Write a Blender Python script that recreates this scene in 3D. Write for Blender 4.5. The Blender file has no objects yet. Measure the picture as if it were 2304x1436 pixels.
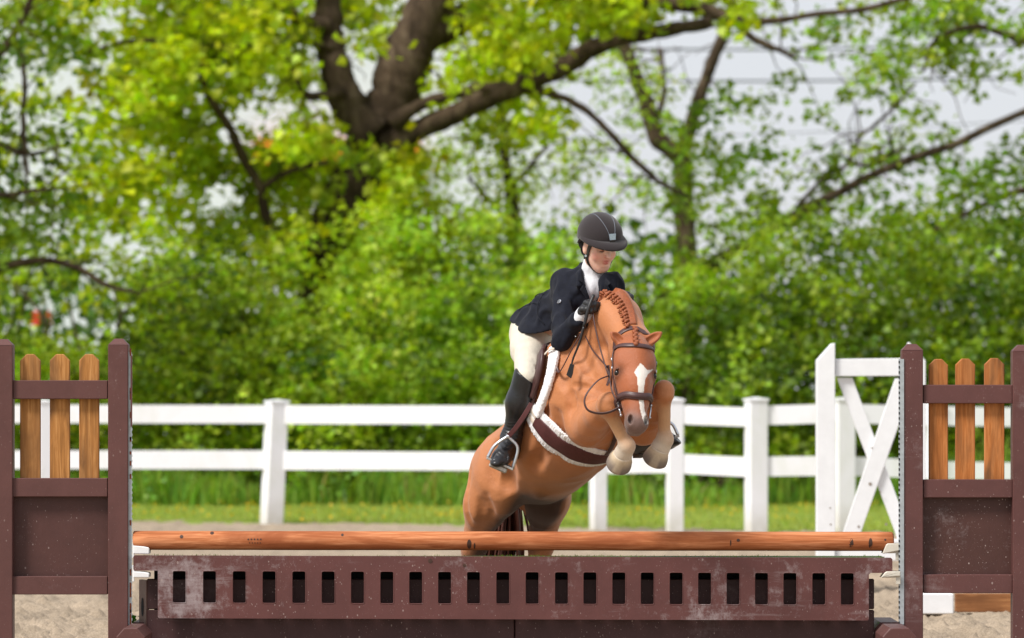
import bpy, math, random
import numpy as np
from mathutils import Vector, Matrix

# ------------------------------------------------------------------ camera, light, exposure
scene = bpy.context.scene
COL = scene.collection
FPX = 9344.0            # focal length in pixels of the 2304 px wide photograph
CAMZ = 1.3
HZ = 881.0              # horizon row
cam_d = bpy.data.cameras.new('camera')
cam = bpy.data.objects.new('camera', cam_d)
COL.objects.link(cam)
scene.camera = cam
cam.location = (0, -20, CAMZ)
cam.rotation_euler = (math.radians(90), 0, 0)
cam_d.sensor_width = 36
cam_d.lens = 36 * FPX / 2304
cam_d.shift_y = (HZ - 718) / 2304
cam_d.clip_start = 0.5
cam_d.clip_end = 3000
cam_d.dof.use_dof = True
cam_d.dof.focus_distance = 20.05
cam_d.dof.aperture_fstop = 2.9
cam_d.dof.aperture_blades = 9

SUN_EL, SUN_AZ = math.radians(50), math.radians(232)     # azimuth clockwise from +Y: behind the camera, to its left
world = bpy.data.worlds.new('World')
scene.world = world
world.use_nodes = True
wn = world.node_tree
wn.nodes.clear()
wo = wn.nodes.new('ShaderNodeOutputWorld')
wb = wn.nodes.new('ShaderNodeBackground')
sky = wn.nodes.new('ShaderNodeTexSky')
sky.sky_type = 'NISHITA'
sky.sun_disc = False
sky.sun_elevation = SUN_EL
sky.sun_rotation = SUN_AZ
sky.air_density = 1.0
sky.dust_density = 2.0
wmix = wn.nodes.new('ShaderNodeMix')
wmix.data_type = 'RGBA'
wmix.inputs[0].default_value = 0.80                      # thin overcast veils the blue
wmix.inputs[7].default_value = (6.6, 6.7, 7.1, 1)
wn.links.new(sky.outputs[0], wmix.inputs[6])
wn.links.new(wmix.outputs[2], wb.inputs[0])
wb.inputs[1].default_value = 0.090
wn.links.new(wb.outputs[0], wo.inputs[0])

sun_d = bpy.data.lights.new('sun', 'SUN')
sun_d.energy = 3.0
sun_d.angle = math.radians(15)
sun_d.color = (1.0, 0.96, 0.90)
sun = bpy.data.objects.new('sun', sun_d)
COL.objects.link(sun)
sdir = Vector((math.sin(SUN_AZ) * math.cos(SUN_EL), math.cos(SUN_AZ) * math.cos(SUN_EL), math.sin(SUN_EL)))
sun.rotation_euler = sdir.to_track_quat('Z', 'Y').to_euler()
sun.location = (-10, -12, 20)

scene.view_settings.view_transform = 'Standard'
scene.view_settings.look = 'None'
scene.view_settings.gamma = 1
scene.view_settings.use_curve_mapping = False
scene.view_settings.exposure = 0.50
scene.cycles.use_denoising = True
scene.cycles.max_bounces = 8
scene.cycles.transmission_bounces = 5
scene.cycles.sample_clamp_indirect = 4

# ------------------------------------------------------------------ helpers
rng = np.random.default_rng(7)
random.seed(7)


def P(px, py, Y=0.0):
    """a point of the place that stands at depth Y (metres beyond the jump) on the sight line of a photo pixel"""
    d = 20.0 + Y
    return np.array([(px - 1152.0) * d / FPX, Y, CAMZ - (py - HZ) * d / FPX])


def pix(p):
    p = np.asarray(p)
    d = p[..., 1] + 20.0
    return 1152 + p[..., 0] * FPX / d, HZ - (p[..., 2] - CAMZ) * FPX / d


def nrm(v):
    v = np.asarray(v, float)
    return v / np.linalg.norm(v)


def tag(o, label=None, cat=None, group=None, kind=None):
    if label: o['label'] = label
    if cat: o['category'] = cat
    if group: o['group'] = group
    if kind: o['kind'] = kind
    return o


def empty(name, loc=(0, 0, 0), rz=0.0):
    o = bpy.data.objects.new(name, None)
    o.location = loc
    o.rotation_euler = (0, 0, rz)
    o.empty_display_size = 0.1
    COL.objects.link(o)
    return o


def link_mesh(name, me, mat, parent=None, smooth=False):
    """parts keep world coordinates: the parent's offset is undone so nothing jumps"""
    if mat is not None:
        for m in (mat if isinstance(mat, (list, tuple)) else [mat]):
            me.materials.append(m)
    if smooth:
        me.polygons.foreach_set('use_smooth', np.ones(len(me.polygons), bool))
    o = bpy.data.objects.new(name, me)
    COL.objects.link(o)
    if parent is not None:
        o.parent = parent
    return o


def mesh_np(name, V, faces, mat=None, parent=None, smooth=False, cols=None, cname='col', local=None):
    """V (n,3); faces (m,k) array or a list of such arrays / python lists"""
    V = np.asarray(V, np.float64)
    if local is not None:
        V = V - np.asarray(local)
    me = bpy.data.meshes.new(name)
    if isinstance(faces, np.ndarray):
        faces = [faces]
    idx, tot = [], []
    for f in faces:
        if isinstance(f, np.ndarray) and f.ndim == 2:
            idx.append(f.ravel())
            tot.append(np.full(len(f), f.shape[1]))
        else:
            idx.append(np.asarray(f).ravel())
            tot.append(np.array([len(f)]))
    idx = np.concatenate(idx).astype(np.int32)
    tot = np.concatenate(tot).astype(np.int32)
    start = np.concatenate([[0], np.cumsum(tot)[:-1]]).astype(np.int32)
    me.vertices.add(len(V)); me.vertices.foreach_set('co', V.astype(np.float32).ravel())
    me.loops.add(len(idx)); me.loops.foreach_set('vertex_index', idx)
    me.polygons.add(len(tot)); me.polygons.foreach_set('loop_start', start); me.polygons.foreach_set('loop_total', tot)
    me.update(calc_edges=True)
    if cols is not None:
        a = me.color_attributes.new(cname, 'FLOAT_COLOR', 'POINT')
        c = np.ones((len(V), 4), np.float32); c[:, :3] = cols
        a.data.foreach_set('color', c.ravel())
    return link_mesh(name, me, mat, parent, smooth)


class MB:
    """collects boxes, prisms and tubes and links them as one mesh"""
    def __init__(s): s.V = []; s.F = []; s.n = 0
    def add(s, V, F):
        V = np.asarray(V, float); s.V.append(V)
        for f in F: s.F.append([i + s.n for i in f])
        s.n += len(V); return s
    def box(s, lo, hi, bev=0.0, M=None):
        lo = np.array(lo, float); hi = np.array(hi, float)
        if bev <= 0:
            V = [[(lo, hi)[i][0], (lo, hi)[j][1], (lo, hi)[k][2]] for i in (0, 1) for j in (0, 1) for k in (0, 1)]
            F = [(0, 1, 3, 2), (4, 6, 7, 5), (0, 4, 5, 1), (2, 3, 7, 6), (0, 2, 6, 4), (1, 5, 7, 3)]
        else:
            b = bev; V = []; F = []
            def vid(i, j, k, ax): return ((i * 2 + j) * 2 + k) * 3 + ax
            for i in (0, 1):
                for j in (0, 1):
                    for k in (0, 1):
                        c = np.array([(lo, hi)[i][0], (lo, hi)[j][1], (lo, hi)[k][2]])
                        sg = np.array([1 - 2 * i, 1 - 2 * j, 1 - 2 * k]) * b
                        for ax in range(3):
                            v = c + sg; v[ax] = c[ax]; V.append(v)
            for ax in range(3):
                a2, a3 = (ax + 1) % 3, (ax + 2) % 3
                for s0 in (0, 1):
                    q = []
                    for (u, w) in ((0, 0), (1, 0), (1, 1), (0, 1)):
                        t = [0, 0, 0]; t[ax] = s0; t[a2] = u; t[a3] = w; q.append(vid(*t, ax))
                    F.append(q if s0 else q[::-1])
                for u in (0, 1):
                    for w in (0, 1):
                        t0 = [0, 0, 0]; t1 = [0, 0, 0]
                        t0[a2] = t1[a2] = u; t0[a3] = t1[a3] = w; t0[ax] = 0; t1[ax] = 1
                        q = [vid(*t0, a2), vid(*t1, a2), vid(*t1, a3), vid(*t0, a3)]
                        F.append(q if (u + w) % 2 == 1 else q[::-1])
            for i in (0, 1):
                for j in (0, 1):
                    for k in (0, 1):
                        q = [vid(i, j, k, 0), vid(i, j, k, 1), vid(i, j, k, 2)]
                        F.append(q if (i + j + k) % 2 == 1 else q[::-1])
        V = np.array(V, float)
        if M is not None: V = V @ np.array(M)[:3, :3].T + np.array(M)[:3, 3]
        return s.add(V, F)
    def prism(s, poly, y0, y1, bev=0.0):
        """outline in x,z extruded from depth y0 (front) to y1, front edge chamfered"""
        poly = np.array(poly, float); n = len(poly)
        if bev > 0:
            c = poly.mean(0)
            nx = np.roll(poly, -1, 0) - poly; nx /= np.linalg.norm(nx, axis=1)[:, None] + 1e-9
            nr = np.stack([-nx[:, 1], nx[:, 0]], 1)
            if np.sum(nr * (c - poly)) < 0: nr = -nr
            off = nr + np.roll(nr, 1, 0); off /= (np.linalg.norm(off, axis=1)[:, None] + 1e-9)
            ins = poly + off * bev * 1.3
            rings = [(ins, y0), (poly, y0 + bev), (poly, y1)]
        else:
            rings = [(poly, y0), (poly, y1)]
        V = []
        for q, y in rings:
            for a in q: V.append((a[0], y, a[1]))
        F = [list(range(n)), [len(V) - 1 - i for i in range(n)]]
        for r in range(len(rings) - 1):
            for i in range(n):
                j = (i + 1) % n
                F.append([r * n + j, r * n + i, (r + 1) * n + i, (r + 1) * n + j])
        A = 0.5 * np.sum(poly[:, 0] * np.roll(poly[:, 1], -1) - np.roll(poly[:, 0], -1) * poly[:, 1])
        if A < 0: F = [f[::-1] for f in F]
        return s.add(V, F)
    def tube(s, pts, rad, n=10, ell=None, caps=True, noise=0.0, up=(0, 0, 1)):
        pts = np.array(pts, float); m = len(pts)
        rad = np.full(m, rad) if np.isscalar(rad) else np.array(rad, float)
        T = np.gradient(pts, axis=0); T /= np.linalg.norm(T, axis=1)[:, None] + 1e-12
        u = np.array(up, float)
        if abs(T[0] @ u) > .95: u = np.array([1., 0, 0])
        V = []
        for i in range(m):
            u = u - T[i] * (T[i] @ u); u /= np.linalg.norm(u) + 1e-12
            w = np.cross(T[i], u)
            for k in range(n):
                a = 2 * math.pi * k / n
                r = rad[i] * (1 + (noise * math.sin(3.1 * a + i * .9) * math.cos(2 * a - i * .6) if noise else 0))
                e = 1.0 if ell is None else ell
                V.append(pts[i] + r * (math.cos(a) * u + e * math.sin(a) * w))
        F = []
        for i in range(m - 1):
            for k in range(n):
                j = (k + 1) % n
                F.append([i * n + k, i * n + j, (i + 1) * n + j, (i + 1) * n + k])
        if caps: F += [list(range(n))[::-1], [(m - 1) * n + k for k in range(n)]]
        return s.add(V, F)
    def build(s, name, mat, parent=None, smooth=False, label=None, loc=None):
        V = np.concatenate(s.V)
        if loc is not None: V = V - np.asarray(loc)
        me = bpy.data.meshes.new(name); me.from_pydata(V.tolist(), [], s.F); me.update()
        o = link_mesh(name, me, mat, parent, smooth)
        if label: o['label'] = label
        return o


def spline(pts, n=40, closed=False):
    """Catmull-Rom through the points"""
    p = np.array(pts, float)
    if closed: q = np.vstack([p[-1], p, p[0], p[1]])
    else: q = np.vstack([2 * p[0] - p[1], p, 2 * p[-1] - p[-2]])
    seg = len(q) - 3
    out = []
    for t in np.linspace(0, seg - 1e-9, n):
        i = int(t); f = t - i
        a, b, c, d = q[i:i + 4]
        out.append(.5 * ((2 * b) + (c - a) * f + (2 * a - 5 * b + 4 * c - d) * f * f + (3 * b - a - 3 * c + d) * f ** 3))
    return np.array(out)


def rebase(root):
    """children were built in world coordinates: place them so under their root"""
    inv = Matrix.Translation(-Vector(root.location))
    for c in root.children:
        if not c.get('_rb'):
            c.matrix_parent_inverse = inv


# ------------------------------------------------------------------ materials
def srgb(r, g, b):
    f = lambda c: (c / 255 / 12.92) if c / 255 <= .04045 else ((c / 255 + .055) / 1.055) ** 2.4
    return (f(r), f(g), f(b))


def new_mat(name):
    m = bpy.data.materials.new(name); m.use_nodes = True
    nt = m.node_tree; nt.nodes.clear()
    out = nt.nodes.new('ShaderNodeOutputMaterial'); b = nt.nodes.new('ShaderNodeBsdfPrincipled')
    nt.links.new(b.outputs[0], out.inputs[0])
    return m, nt, b, out


def N(nt, kind, **kw):
    n = nt.nodes.new(kind)
    for k, v in kw.items(): setattr(n, k, v)
    return n


def noise(nt, vec, scale, detail=4, rough=.55, dist=0.0, stretch=None):
    if stretch is not None:
        mp = N(nt, 'ShaderNodeMapping'); mp.inputs['Scale'].default_value = stretch
        nt.links.new(vec, mp.inputs[0]); vec = mp.outputs[0]
    n = N(nt, 'ShaderNodeTexNoise')
    n.inputs['Scale'].default_value = scale; n.inputs['Detail'].default_value = detail
    n.inputs['Roughness'].default_value = rough; n.inputs['Distortion'].default_value = dist
    nt.links.new(vec, n.inputs['Vector'])
    return n.outputs['Fac']


def ramp(nt, fac, stops):
    r = N(nt, 'ShaderNodeValToRGB'); e = r.color_ramp.elements
    while len(e) > 1: e.remove(e[-1])
    e[0].position = stops[0][0]; c = stops[0][1]; e[0].color = (*c, 1) if len(c) == 3 else c
    for p_, c in stops[1:]:
        x = e.new(p_); x.color = (*c, 1) if len(c) == 3 else c
    nt.links.new(fac, r.inputs[0])
    return r.outputs[0]


def mixc(nt, fac, a, b, mode='MIX'):
    m = N(nt, 'ShaderNodeMix', data_type='RGBA', blend_type=mode)
    for i, v in ((0, fac), (6, a), (7, b)):
        if hasattr(v, 'links'): nt.links.new(v, m.inputs[i])
        elif isinstance(v, (int, float)): m.inputs[i].default_value = v
        else: m.inputs[i].default_value = (*v, 1) if len(v) == 3 else v
    return m.outputs[2]


def bump(nt, b, height, strength=.3, dist=.01):
    n = N(nt, 'ShaderNodeBump'); n.inputs['Strength'].default_value = strength; n.inputs['Distance'].default_value = dist
    nt.links.new(height, n.inputs['Height']); nt.links.new(n.outputs[0], b.inputs['Normal'])


def geo_pos(nt):
    return N(nt, 'ShaderNodeNewGeometry').outputs['Position']


def simple_mat(name, col, rough=.6, var=.15, scale=30, bmp=.15, bdist=.003, metal=0.0, spec=.5, sheen=0.0, attr=None, stretch=None, coat=0):
    m, nt, b, out = new_mat(name)
    pos = geo_pos(nt)
    nz = noise(nt, pos, scale, 5, .6, stretch=stretch)
    if attr:
        a = N(nt, 'ShaderNodeAttribute', attribute_name=attr).outputs['Color']
        lo = mixc(nt, 1.0, a, (1 - var,) * 3, 'MULTIPLY'); hi = mixc(nt, 1.0, a, (1 + var,) * 3, 'MULTIPLY')
        c = mixc(nt, nz, lo, hi)
    else:
        c = ramp(nt, nz, [(.25, tuple(x * (1 - var) for x in col)), (.75, tuple(min(1, x * (1 + var)) for x in col))])
    nt.links.new(c, b.inputs['Base Color'])
    b.inputs['Roughness'].default_value = rough; b.inputs['Metallic'].default_value = metal
    b.inputs['Specular IOR Level'].default_value = spec
    if sheen: b.inputs['Sheen Weight'].default_value = sheen
    if coat: b.inputs['Coat Weight'].default_value = coat
    if bmp:
        n2 = noise(nt, pos, scale * 4, 4, .6, stretch=stretch)
        bump(nt, b, n2, bmp, bdist)
    return m


# ------------------------------------------------------------------ implicit modelling
class Field:
    """smooth union of round cones and ellipsoids, meshed by surface nets"""
    def __init__(s): s.ops = []
    def rc(s, a, b, ra, rb, k=.03, col=None, op='+'):
        s.ops.append(('rc', np.array(a, float), np.array(b, float), ra, rb, k, col, op)); return s
    def chain(s, pts, rad, k=.03, col=None):
        for i in range(len(pts) - 1): s.rc(pts[i], pts[i + 1], rad[i], rad[i + 1], k, col)
        return s
    def el(s, c, r, ax=None, k=.03, col=None, op='+'):
        ax = np.eye(3) if ax is None else np.array([nrm(v) for v in ax])
        s.ops.append(('el', np.array(c, float), ax, np.array(r, float), None, k, col, op)); return s
    @staticmethod
    def dist(op, X, Y, Z):
        if op[0] == 'rc':
            a, b, ra, rb = op[1], op[2], op[3], op[4]
            ab = b - a; L2 = ab @ ab + 1e-9
            x, y, z = X - a[0], Y - a[1], Z - a[2]
            t = np.clip((x * ab[0] + y * ab[1] + z * ab[2]) / L2, 0, 1)
            x = x - t * ab[0]; y = y - t * ab[1]; z = z - t * ab[2]
            return np.sqrt(x * x + y * y + z * z) - (ra + (rb - ra) * t)
        c, ax, r = op[1], op[2], op[3]
        x, y, z = X - c[0], Y - c[1], Z - c[2]
        q = [(x * ax[i][0] + y * ax[i][1] + z * ax[i][2]) / r[i] for i in range(3)]
        k0 = np.sqrt(q[0] ** 2 + q[1] ** 2 + q[2] ** 2) + 1e-6
        k1 = np.sqrt((q[0] / r[0]) ** 2 + (q[1] / r[1]) ** 2 + (q[2] / r[2]) ** 2) + 1e-6
        return k0 * (k0 - 1) / k1
    @staticmethod
    def comb(F, d, k, op):
        if op == '+':
            h = np.maximum(k - np.abs(F - d), 0) / k
            return np.minimum(F, d) - h * h * k * .25
        h = np.maximum(k - np.abs(F + d), 0) / k
        return np.maximum(F, -d) + h * h * k * .25
    @staticmethod
    def bounds(op):
        if op[0] == 'rc':
            r = max(op[3], op[4])
            return np.minimum(op[1], op[2]) - r, np.maximum(op[1], op[2]) + r
        e = np.sqrt(sum((op[2][i] * op[3][i]) ** 2 for i in range(3)))
        return op[1] - e, op[1] + e
    def __call__(s, p):
        p = np.asarray(p, float); X, Y, Z = p[..., 0], p[..., 1], p[..., 2]
        F = np.full(X.shape, 9.0)
        for op in s.ops: F = s.comb(F, s.dist(op, X, Y, Z), op[5], op[7])
        return F
    def grad(s, p, e=.002):
        g = np.stack([s(p + np.eye(3)[i] * e) - s(p - np.eye(3)[i] * e) for i in range(3)], -1)
        return g / (np.linalg.norm(g, axis=-1, keepdims=True) + 1e-9)
    def project(s, p, off=0.0, it=6):
        p = np.array(p, float)
        for _ in range(it):
            d = s(p) - off
            p = p - s.grad(p) * d[..., None] * .9
        return p
    def mesh(s, h, fine=None, post=None):
        """fine: (lo, hi, h2) box where the rectilinear grid is denser; returns V, quads"""
        bs = [s.bounds(o) for o in s.ops if o[7] == '+']
        lo = np.min([b[0] for b in bs], 0) - 3 * h; hi = np.max([b[1] for b in bs], 0) + 3 * h
        A = []
        for i in range(3):
            if fine is not None:
                a, b, h2 = fine[0][i], fine[1][i], fine[2]
                a = max(a, lo[i]); b = min(b, hi[i])
                segs = []
                if a > lo[i]: segs.append(np.linspace(lo[i], a, max(2, int((a - lo[i]) / h) + 1))[:-1])
                segs.append(np.linspace(a, b, int((b - a) / h2) + 1)[:-1])
                if hi[i] > b: segs.append(np.linspace(b, hi[i], max(2, int((hi[i] - b) / h) + 1)))
                A.append(np.concatenate(segs).astype(np.float32))
            else:
                A.append(np.arange(lo[i], hi[i], h).astype(np.float32))
        F = np.full([len(a) for a in A], 1.0, np.float32)
        km = max(o[5] for o in s.ops) + .012
        for op in s.ops:
            l, u = s.bounds(op); l = l - km; u = u + km
            sl = tuple(slice(max(0, np.searchsorted(A[i], l[i]) - 1), np.searchsorted(A[i], u[i]) + 1) for i in range(3))
            X, Y, Z = (A[0][sl[0]][:, None, None], A[1][sl[1]][None, :, None], A[2][sl[2]][None, None, :])
            d = s.dist(op, X, Y, Z).astype(np.float32)
            F[sl] = s.comb(F[sl], d, np.float32(op[5]), op[7])
        if post is not None: F = post(F, A)
        return nets(F, A)


def nets(F, A):
    S = F < 0
    cnt = np.zeros([n - 1 for n in S.shape], np.uint8)
    for i in (0, 1):
        for j in (0, 1):
            for k in (0, 1):
                cnt += S[i:S.shape[0] - 1 + i, j:S.shape[1] - 1 + j, k:S.shape[2] - 1 + k]
    act = np.argwhere((cnt > 0) & (cnt < 8))
    idm = np.full(cnt.shape, -1, np.int32)
    idm[act[:, 0], act[:, 1], act[:, 2]] = np.arange(len(act))
    acc = np.zeros((len(act), 3)); num = np.zeros(len(act))
    cs = [(i, j, k) for i in (0, 1) for j in (0, 1) for k in (0, 1)]
    for a in cs:
        for ax in range(3):
            if a[ax] == 1: continue
            b = list(a); b[ax] = 1
            fa = F[act[:, 0] + a[0], act[:, 1] + a[1], act[:, 2] + a[2]]
            fb = F[act[:, 0] + b[0], act[:, 1] + b[1], act[:, 2] + b[2]]
            m = (fa < 0) != (fb < 0)
            t = np.where(m, fa / np.where(m, fa - fb, 1), 0)
            p = np.array(a, float)[None, :].repeat(len(act), 0); p[:, ax] += t
            acc[m] += p[m]; num[m] += 1
    q = act + acc / num[:, None]
    V = np.stack([np.interp(q[:, i], np.arange(len(A[i])), A[i]) for i in range(3)], 1)
    quads = []
    for ax in range(3):
        b, c = (ax + 1) % 3, (ax + 2) % 3
        sl0 = [slice(None)] * 3; sl1 = [slice(None)] * 3
        sl0[ax] = slice(0, -1); sl1[ax] = slice(1, None)
        s0, s1 = S[tuple(sl0)], S[tuple(sl1)]
        e = np.argwhere(s0 != s1)
        e = e[(e[:, b] > 0) & (e[:, c] > 0) & (e[:, b] < S.shape[b] - 1) & (e[:, c] < S.shape[c] - 1)]
        ins = s0[e[:, 0], e[:, 1], e[:, 2]]
        def cell(db, dc):
            g = e.copy(); g[:, b] += db; g[:, c] += dc
            return idm[g[:, 0], g[:, 1], g[:, 2]]
        qd = np.stack([cell(-1, -1), cell(0, -1), cell(0, 0), cell(-1, 0)], 1)
        qd[~ins] = qd[~ins][:, ::-1]
        quads.append(qd)
    Q = np.concatenate(quads)
    return V, Q[(Q >= 0).all(1)]


def field_colors(fld, V, base, sharp=.012):
    W = np.full(len(V), 1e-4); C = np.array(base)[None, :] * 1e-4
    C = np.repeat(C, len(V), 0)
    X, Y, Z = V[:, 0], V[:, 1], V[:, 2]
    for op in fld.ops:
        if op[7] != '+': continue
        d = fld.dist(op, X, Y, Z)
        w = np.exp(-np.clip(d, 0, 1) / sharp)
        c = np.array(base if op[6] is None else op[6])
        C += w[:, None] * c; W += w
    return C / W[:, None]


def in_poly(x, y, poly):
    poly = np.array(poly, float); r = np.zeros(np.shape(x), bool)
    j = len(poly) - 1
    for i in range(len(poly)):
        xi, yi = poly[i]; xj, yj = poly[j]
        c = ((yi > y) != (yj > y)) & (x < (xj - xi) * (y - yi) / (yj - yi + 1e-12) + xi)
        r ^= c; j = i
    return r


def ribbon(path, normals, width, thick=.004, closed=False):
    """flat strap: path (n,3) on the outer side, normals outward"""
    p = np.array(path, float); n = np.array(normals, float)
    T = np.gradient(p, axis=0)
    if closed: T[0] = T[-1] = (p[1] - p[-2])
    T /= np.linalg.norm(T, axis=1)[:, None] + 1e-9
    s = np.cross(n, T); s /= np.linalg.norm(s, axis=1)[:, None] + 1e-9
    n = np.cross(T, s)
    w = np.full(len(p), width) if np.isscalar(width) else np.interp(np.linspace(0, 1, len(p)), np.linspace(0, 1, len(width)), width)
    w = w[:, None] / 2
    prof = [(-1, 0), (-1, .7), (-.82, 1), (.82, 1), (1, .7), (1, 0)]
    V = np.stack([p + s * w * a + n * thick * b for a, b in prof], 1).reshape(-1, 3)
    m = len(prof); F = []
    for i in range(len(p) - 1):
        for k in range(m):
            j = (k + 1) % m
            F.append([i * m + k, (i + 1) * m + k, (i + 1) * m + j, i * m + j])
    if not closed: F += [list(range(m)), [(len(p) - 1) * m + k for k in range(m)][::-1]]
    return V, F


def strap(fld, ctrl, width, off=.002, thick=.004, n=50, closed=False):
    pts = spline(ctrl, n, closed)
    pts = fld.project(pts, off, 8)
    return ribbon(pts, fld.grad(pts), width, thick, closed)


def cast(fld, pts, Y0=-1.0, Y1=2.2, off=0.0):
    """where the sight line of a photo pixel meets the modelled surface"""
    pts = np.array(pts, float)
    Y = np.full(len(pts), Y0)
    for _ in range(90):
        p = np.stack([(pts[:, 0] - 1152) * (20 + Y) / FPX, Y, CAMZ - (pts[:, 1] - HZ) * (20 + Y) / FPX], 1)
        d = fld(p) - off
        Y = np.where(Y < Y1, Y + d * .9, Y)
    return np.stack([(pts[:, 0] - 1152) * (20 + Y) / FPX, Y, CAMZ - (pts[:, 1] - HZ) * (20 + Y) / FPX], 1)
# ================================================================== ground
def vnoise(shape, cell, seed):
    """smooth value noise on a grid, cell in samples"""
    r = np.random.default_rng(seed)
    g = r.normal(size=(int(shape[0] / cell) + 4, int(shape[1] / cell) + 4))
    a = np.arange(shape[0]) / cell; b = np.arange(shape[1]) / cell
    i, j = a.astype(int), b.astype(int); u, v = a - i, b - j
    u = u * u * (3 - 2 * u); v = v * v * (3 - 2 * v)
    G = lambda x, y: g[np.ix_(x, y)]
    u = u[:, None]; v = v[None, :]
    return (G(i, j) * (1 - u) + G(i + 1, j) * u) * (1 - v) + (G(i, j + 1) * (1 - u) + G(i + 1, j + 1) * u) * v

def grid_mesh(name, xs, ys, Z, mat, kind='structure'):
    nx, ny = len(xs), len(ys)
    X, Y = np.meshgrid(xs, ys, indexing='ij')
    V = np.stack([X, Y, Z], -1).reshape(-1, 3)
    i, j = np.meshgrid(np.arange(nx - 1), np.arange(ny - 1), indexing='ij')
    a = (i * ny + j).ravel()
    o = mesh_np(name, V, np.stack([a, a + ny, a + ny + 1, a + 1], 1), mat, None, True)
    tag(o, kind=kind)
    return o

m_sand, nt, b, out = new_mat('arena_sand')
pos = geo_pos(nt)
n1 = noise(nt, pos, 2.0, 6, .6); n2 = noise(nt, pos, 90, 4, .7); n3 = noise(nt, pos, 14, 5, .65)
c = ramp(nt, n1, [(.3, srgb(158, 144, 126)), (.7, srgb(184, 168, 148))])
c = mixc(nt, ramp(nt, n2, [(.35, (0, 0, 0)), (.7, (1, 1, 1))]), mixc(nt, 1.0, c, (.62, .60, .58), 'MULTIPLY'), mixc(nt, 1.0, c, (1.12, 1.1, 1.08), 'MULTIPLY'))
nt.links.new(c, b.inputs['Base Color']); b.inputs['Roughness'].default_value = .95; b.inputs['Specular IOR Level'].default_value = .1
mm = N(nt, 'ShaderNodeMath', operation='ADD'); nt.links.new(n2, mm.inputs[0]); nt.links.new(n3, mm.inputs[1]); bump(nt, b, mm.outputs[0], .5, .012)
xs = np.concatenate([np.linspace(-14, -3.6, 40)[:-1], np.arange(-3.6, 3.6, .024), np.linspace(3.6, 14, 40)])
ys = np.concatenate([np.linspace(-24, -1.2, 40)[:-1], np.arange(-1.2, 5.5, .024), np.arange(5.5, 12, .06), np.linspace(12, 23, 60)])
sh_ = (len(xs), len(ys))
Zs = .018 * vnoise(sh_, 8, 1) + .016 * vnoise(sh_, 3.0, 2) + .016 * np.abs(vnoise(sh_, 1.5, 3)) + .014 * vnoise(sh_, 30, 4)
Zs = np.maximum(Zs, -.035) - .02
X_, Y_ = np.meshgrid(xs, ys, indexing='ij')
Zs = np.where((Y_ > 12), Zs * .35, Zs); Zs = np.where(Y_ < -1.2, 0, Zs)
edge = np.interp(X_, [-14, -4, 0, 2, 5, 14], [22.6, 22.0, 20.6, 19.2, 17.0, 12.5]) + .25 * vnoise(sh_, 11, 8)
Zs = np.where(Y_ > edge, -.08, Zs)
grid_mesh('sand', xs, ys, Zs, m_sand)

m_lawn, nt, b, out = new_mat('mown_grass')
pos = geo_pos(nt)
c = ramp(nt, noise(nt, pos, 1.3, 6, .7), [(.3, srgb(112, 130, 58)), (.5, srgb(142, 160, 70)), (.7, srgb(166, 172, 94))])
c = mixc(nt, ramp(nt, noise(nt, pos, 30, 3, .6), [(.4, (0, 0, 0)), (.6, (1, 1, 1))]), mixc(nt, 1.0, c, (.7, .75, .6), 'MULTIPLY'), c)
nt.links.new(c, b.inputs['Base Color']); b.inputs['Roughness'].default_value = .9; b.inputs['Specular IOR Level'].default_value = .1
bump(nt, b, noise(nt, pos, 60, 3, .7), .6, .03)
xs = np.linspace(-40, 40, 160); ys = np.linspace(11, 80, 120); sh_ = (160, 120)
X_, Y_ = np.meshgrid(xs, ys, indexing='ij')
Zl = .012 * vnoise(sh_, 3, 11) - .004
Zl = np.where(Y_ < np.interp(X_, [-14, -4, 0, 2, 5, 14], [22.6, 22.0, 20.6, 19.2, 17.0, 12.5]) - .4, -.07, Zl)
grid_mesh('lawn', xs, ys, Zl, m_lawn)
gz = MB(); gz.box((-900, -300, -.5), (900, 1500, -.12)); o = gz.build('ground', m_lawn); tag(o, kind='structure')

# ------------------------------------------------------------------ leaf and blade sheets
def leaf_mat(name, rough=.5, trans=.45, gl=.03):
    m = bpy.data.materials.new(name); m.use_nodes = True; nt = m.node_tree; nt.nodes.clear()
    out = N(nt, 'ShaderNodeOutputMaterial')
    a = N(nt, 'ShaderNodeAttribute', attribute_name='col').outputs['Color']
    d = N(nt, 'ShaderNodeBsdfDiffuse'); t = N(nt, 'ShaderNodeBsdfTranslucent'); g = N(nt, 'ShaderNodeBsdfGlossy')
    g.inputs['Roughness'].default_value = rough; g.inputs['Color'].default_value = (.8, .85, .8, 1)
    nt.links.new(a, d.inputs['Color'])
    tc = mixc(nt, 1.0, a, (1.35, 1.3, .4), 'MULTIPLY'); nt.links.new(tc, t.inputs['Color'])
    m1 = N(nt, 'ShaderNodeMixShader'); m1.inputs[0].default_value = trans
    nt.links.new(d.outputs[0], m1.inputs[1]); nt.links.new(t.outputs[0], m1.inputs[2])
    m2 = N(nt, 'ShaderNodeMixShader'); m2.inputs[0].default_value = gl
    nt.links.new(m1.outputs[0], m2.inputs[1]); nt.links.new(g.outputs[0], m2.inputs[2])
    nt.links.new(m2.outputs[0], out.inputs[0])
    return m
m_leaf = leaf_mat('spring_leaf'); m_grass = leaf_mat('grass_blade', trans=.45, gl=.02)

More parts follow.
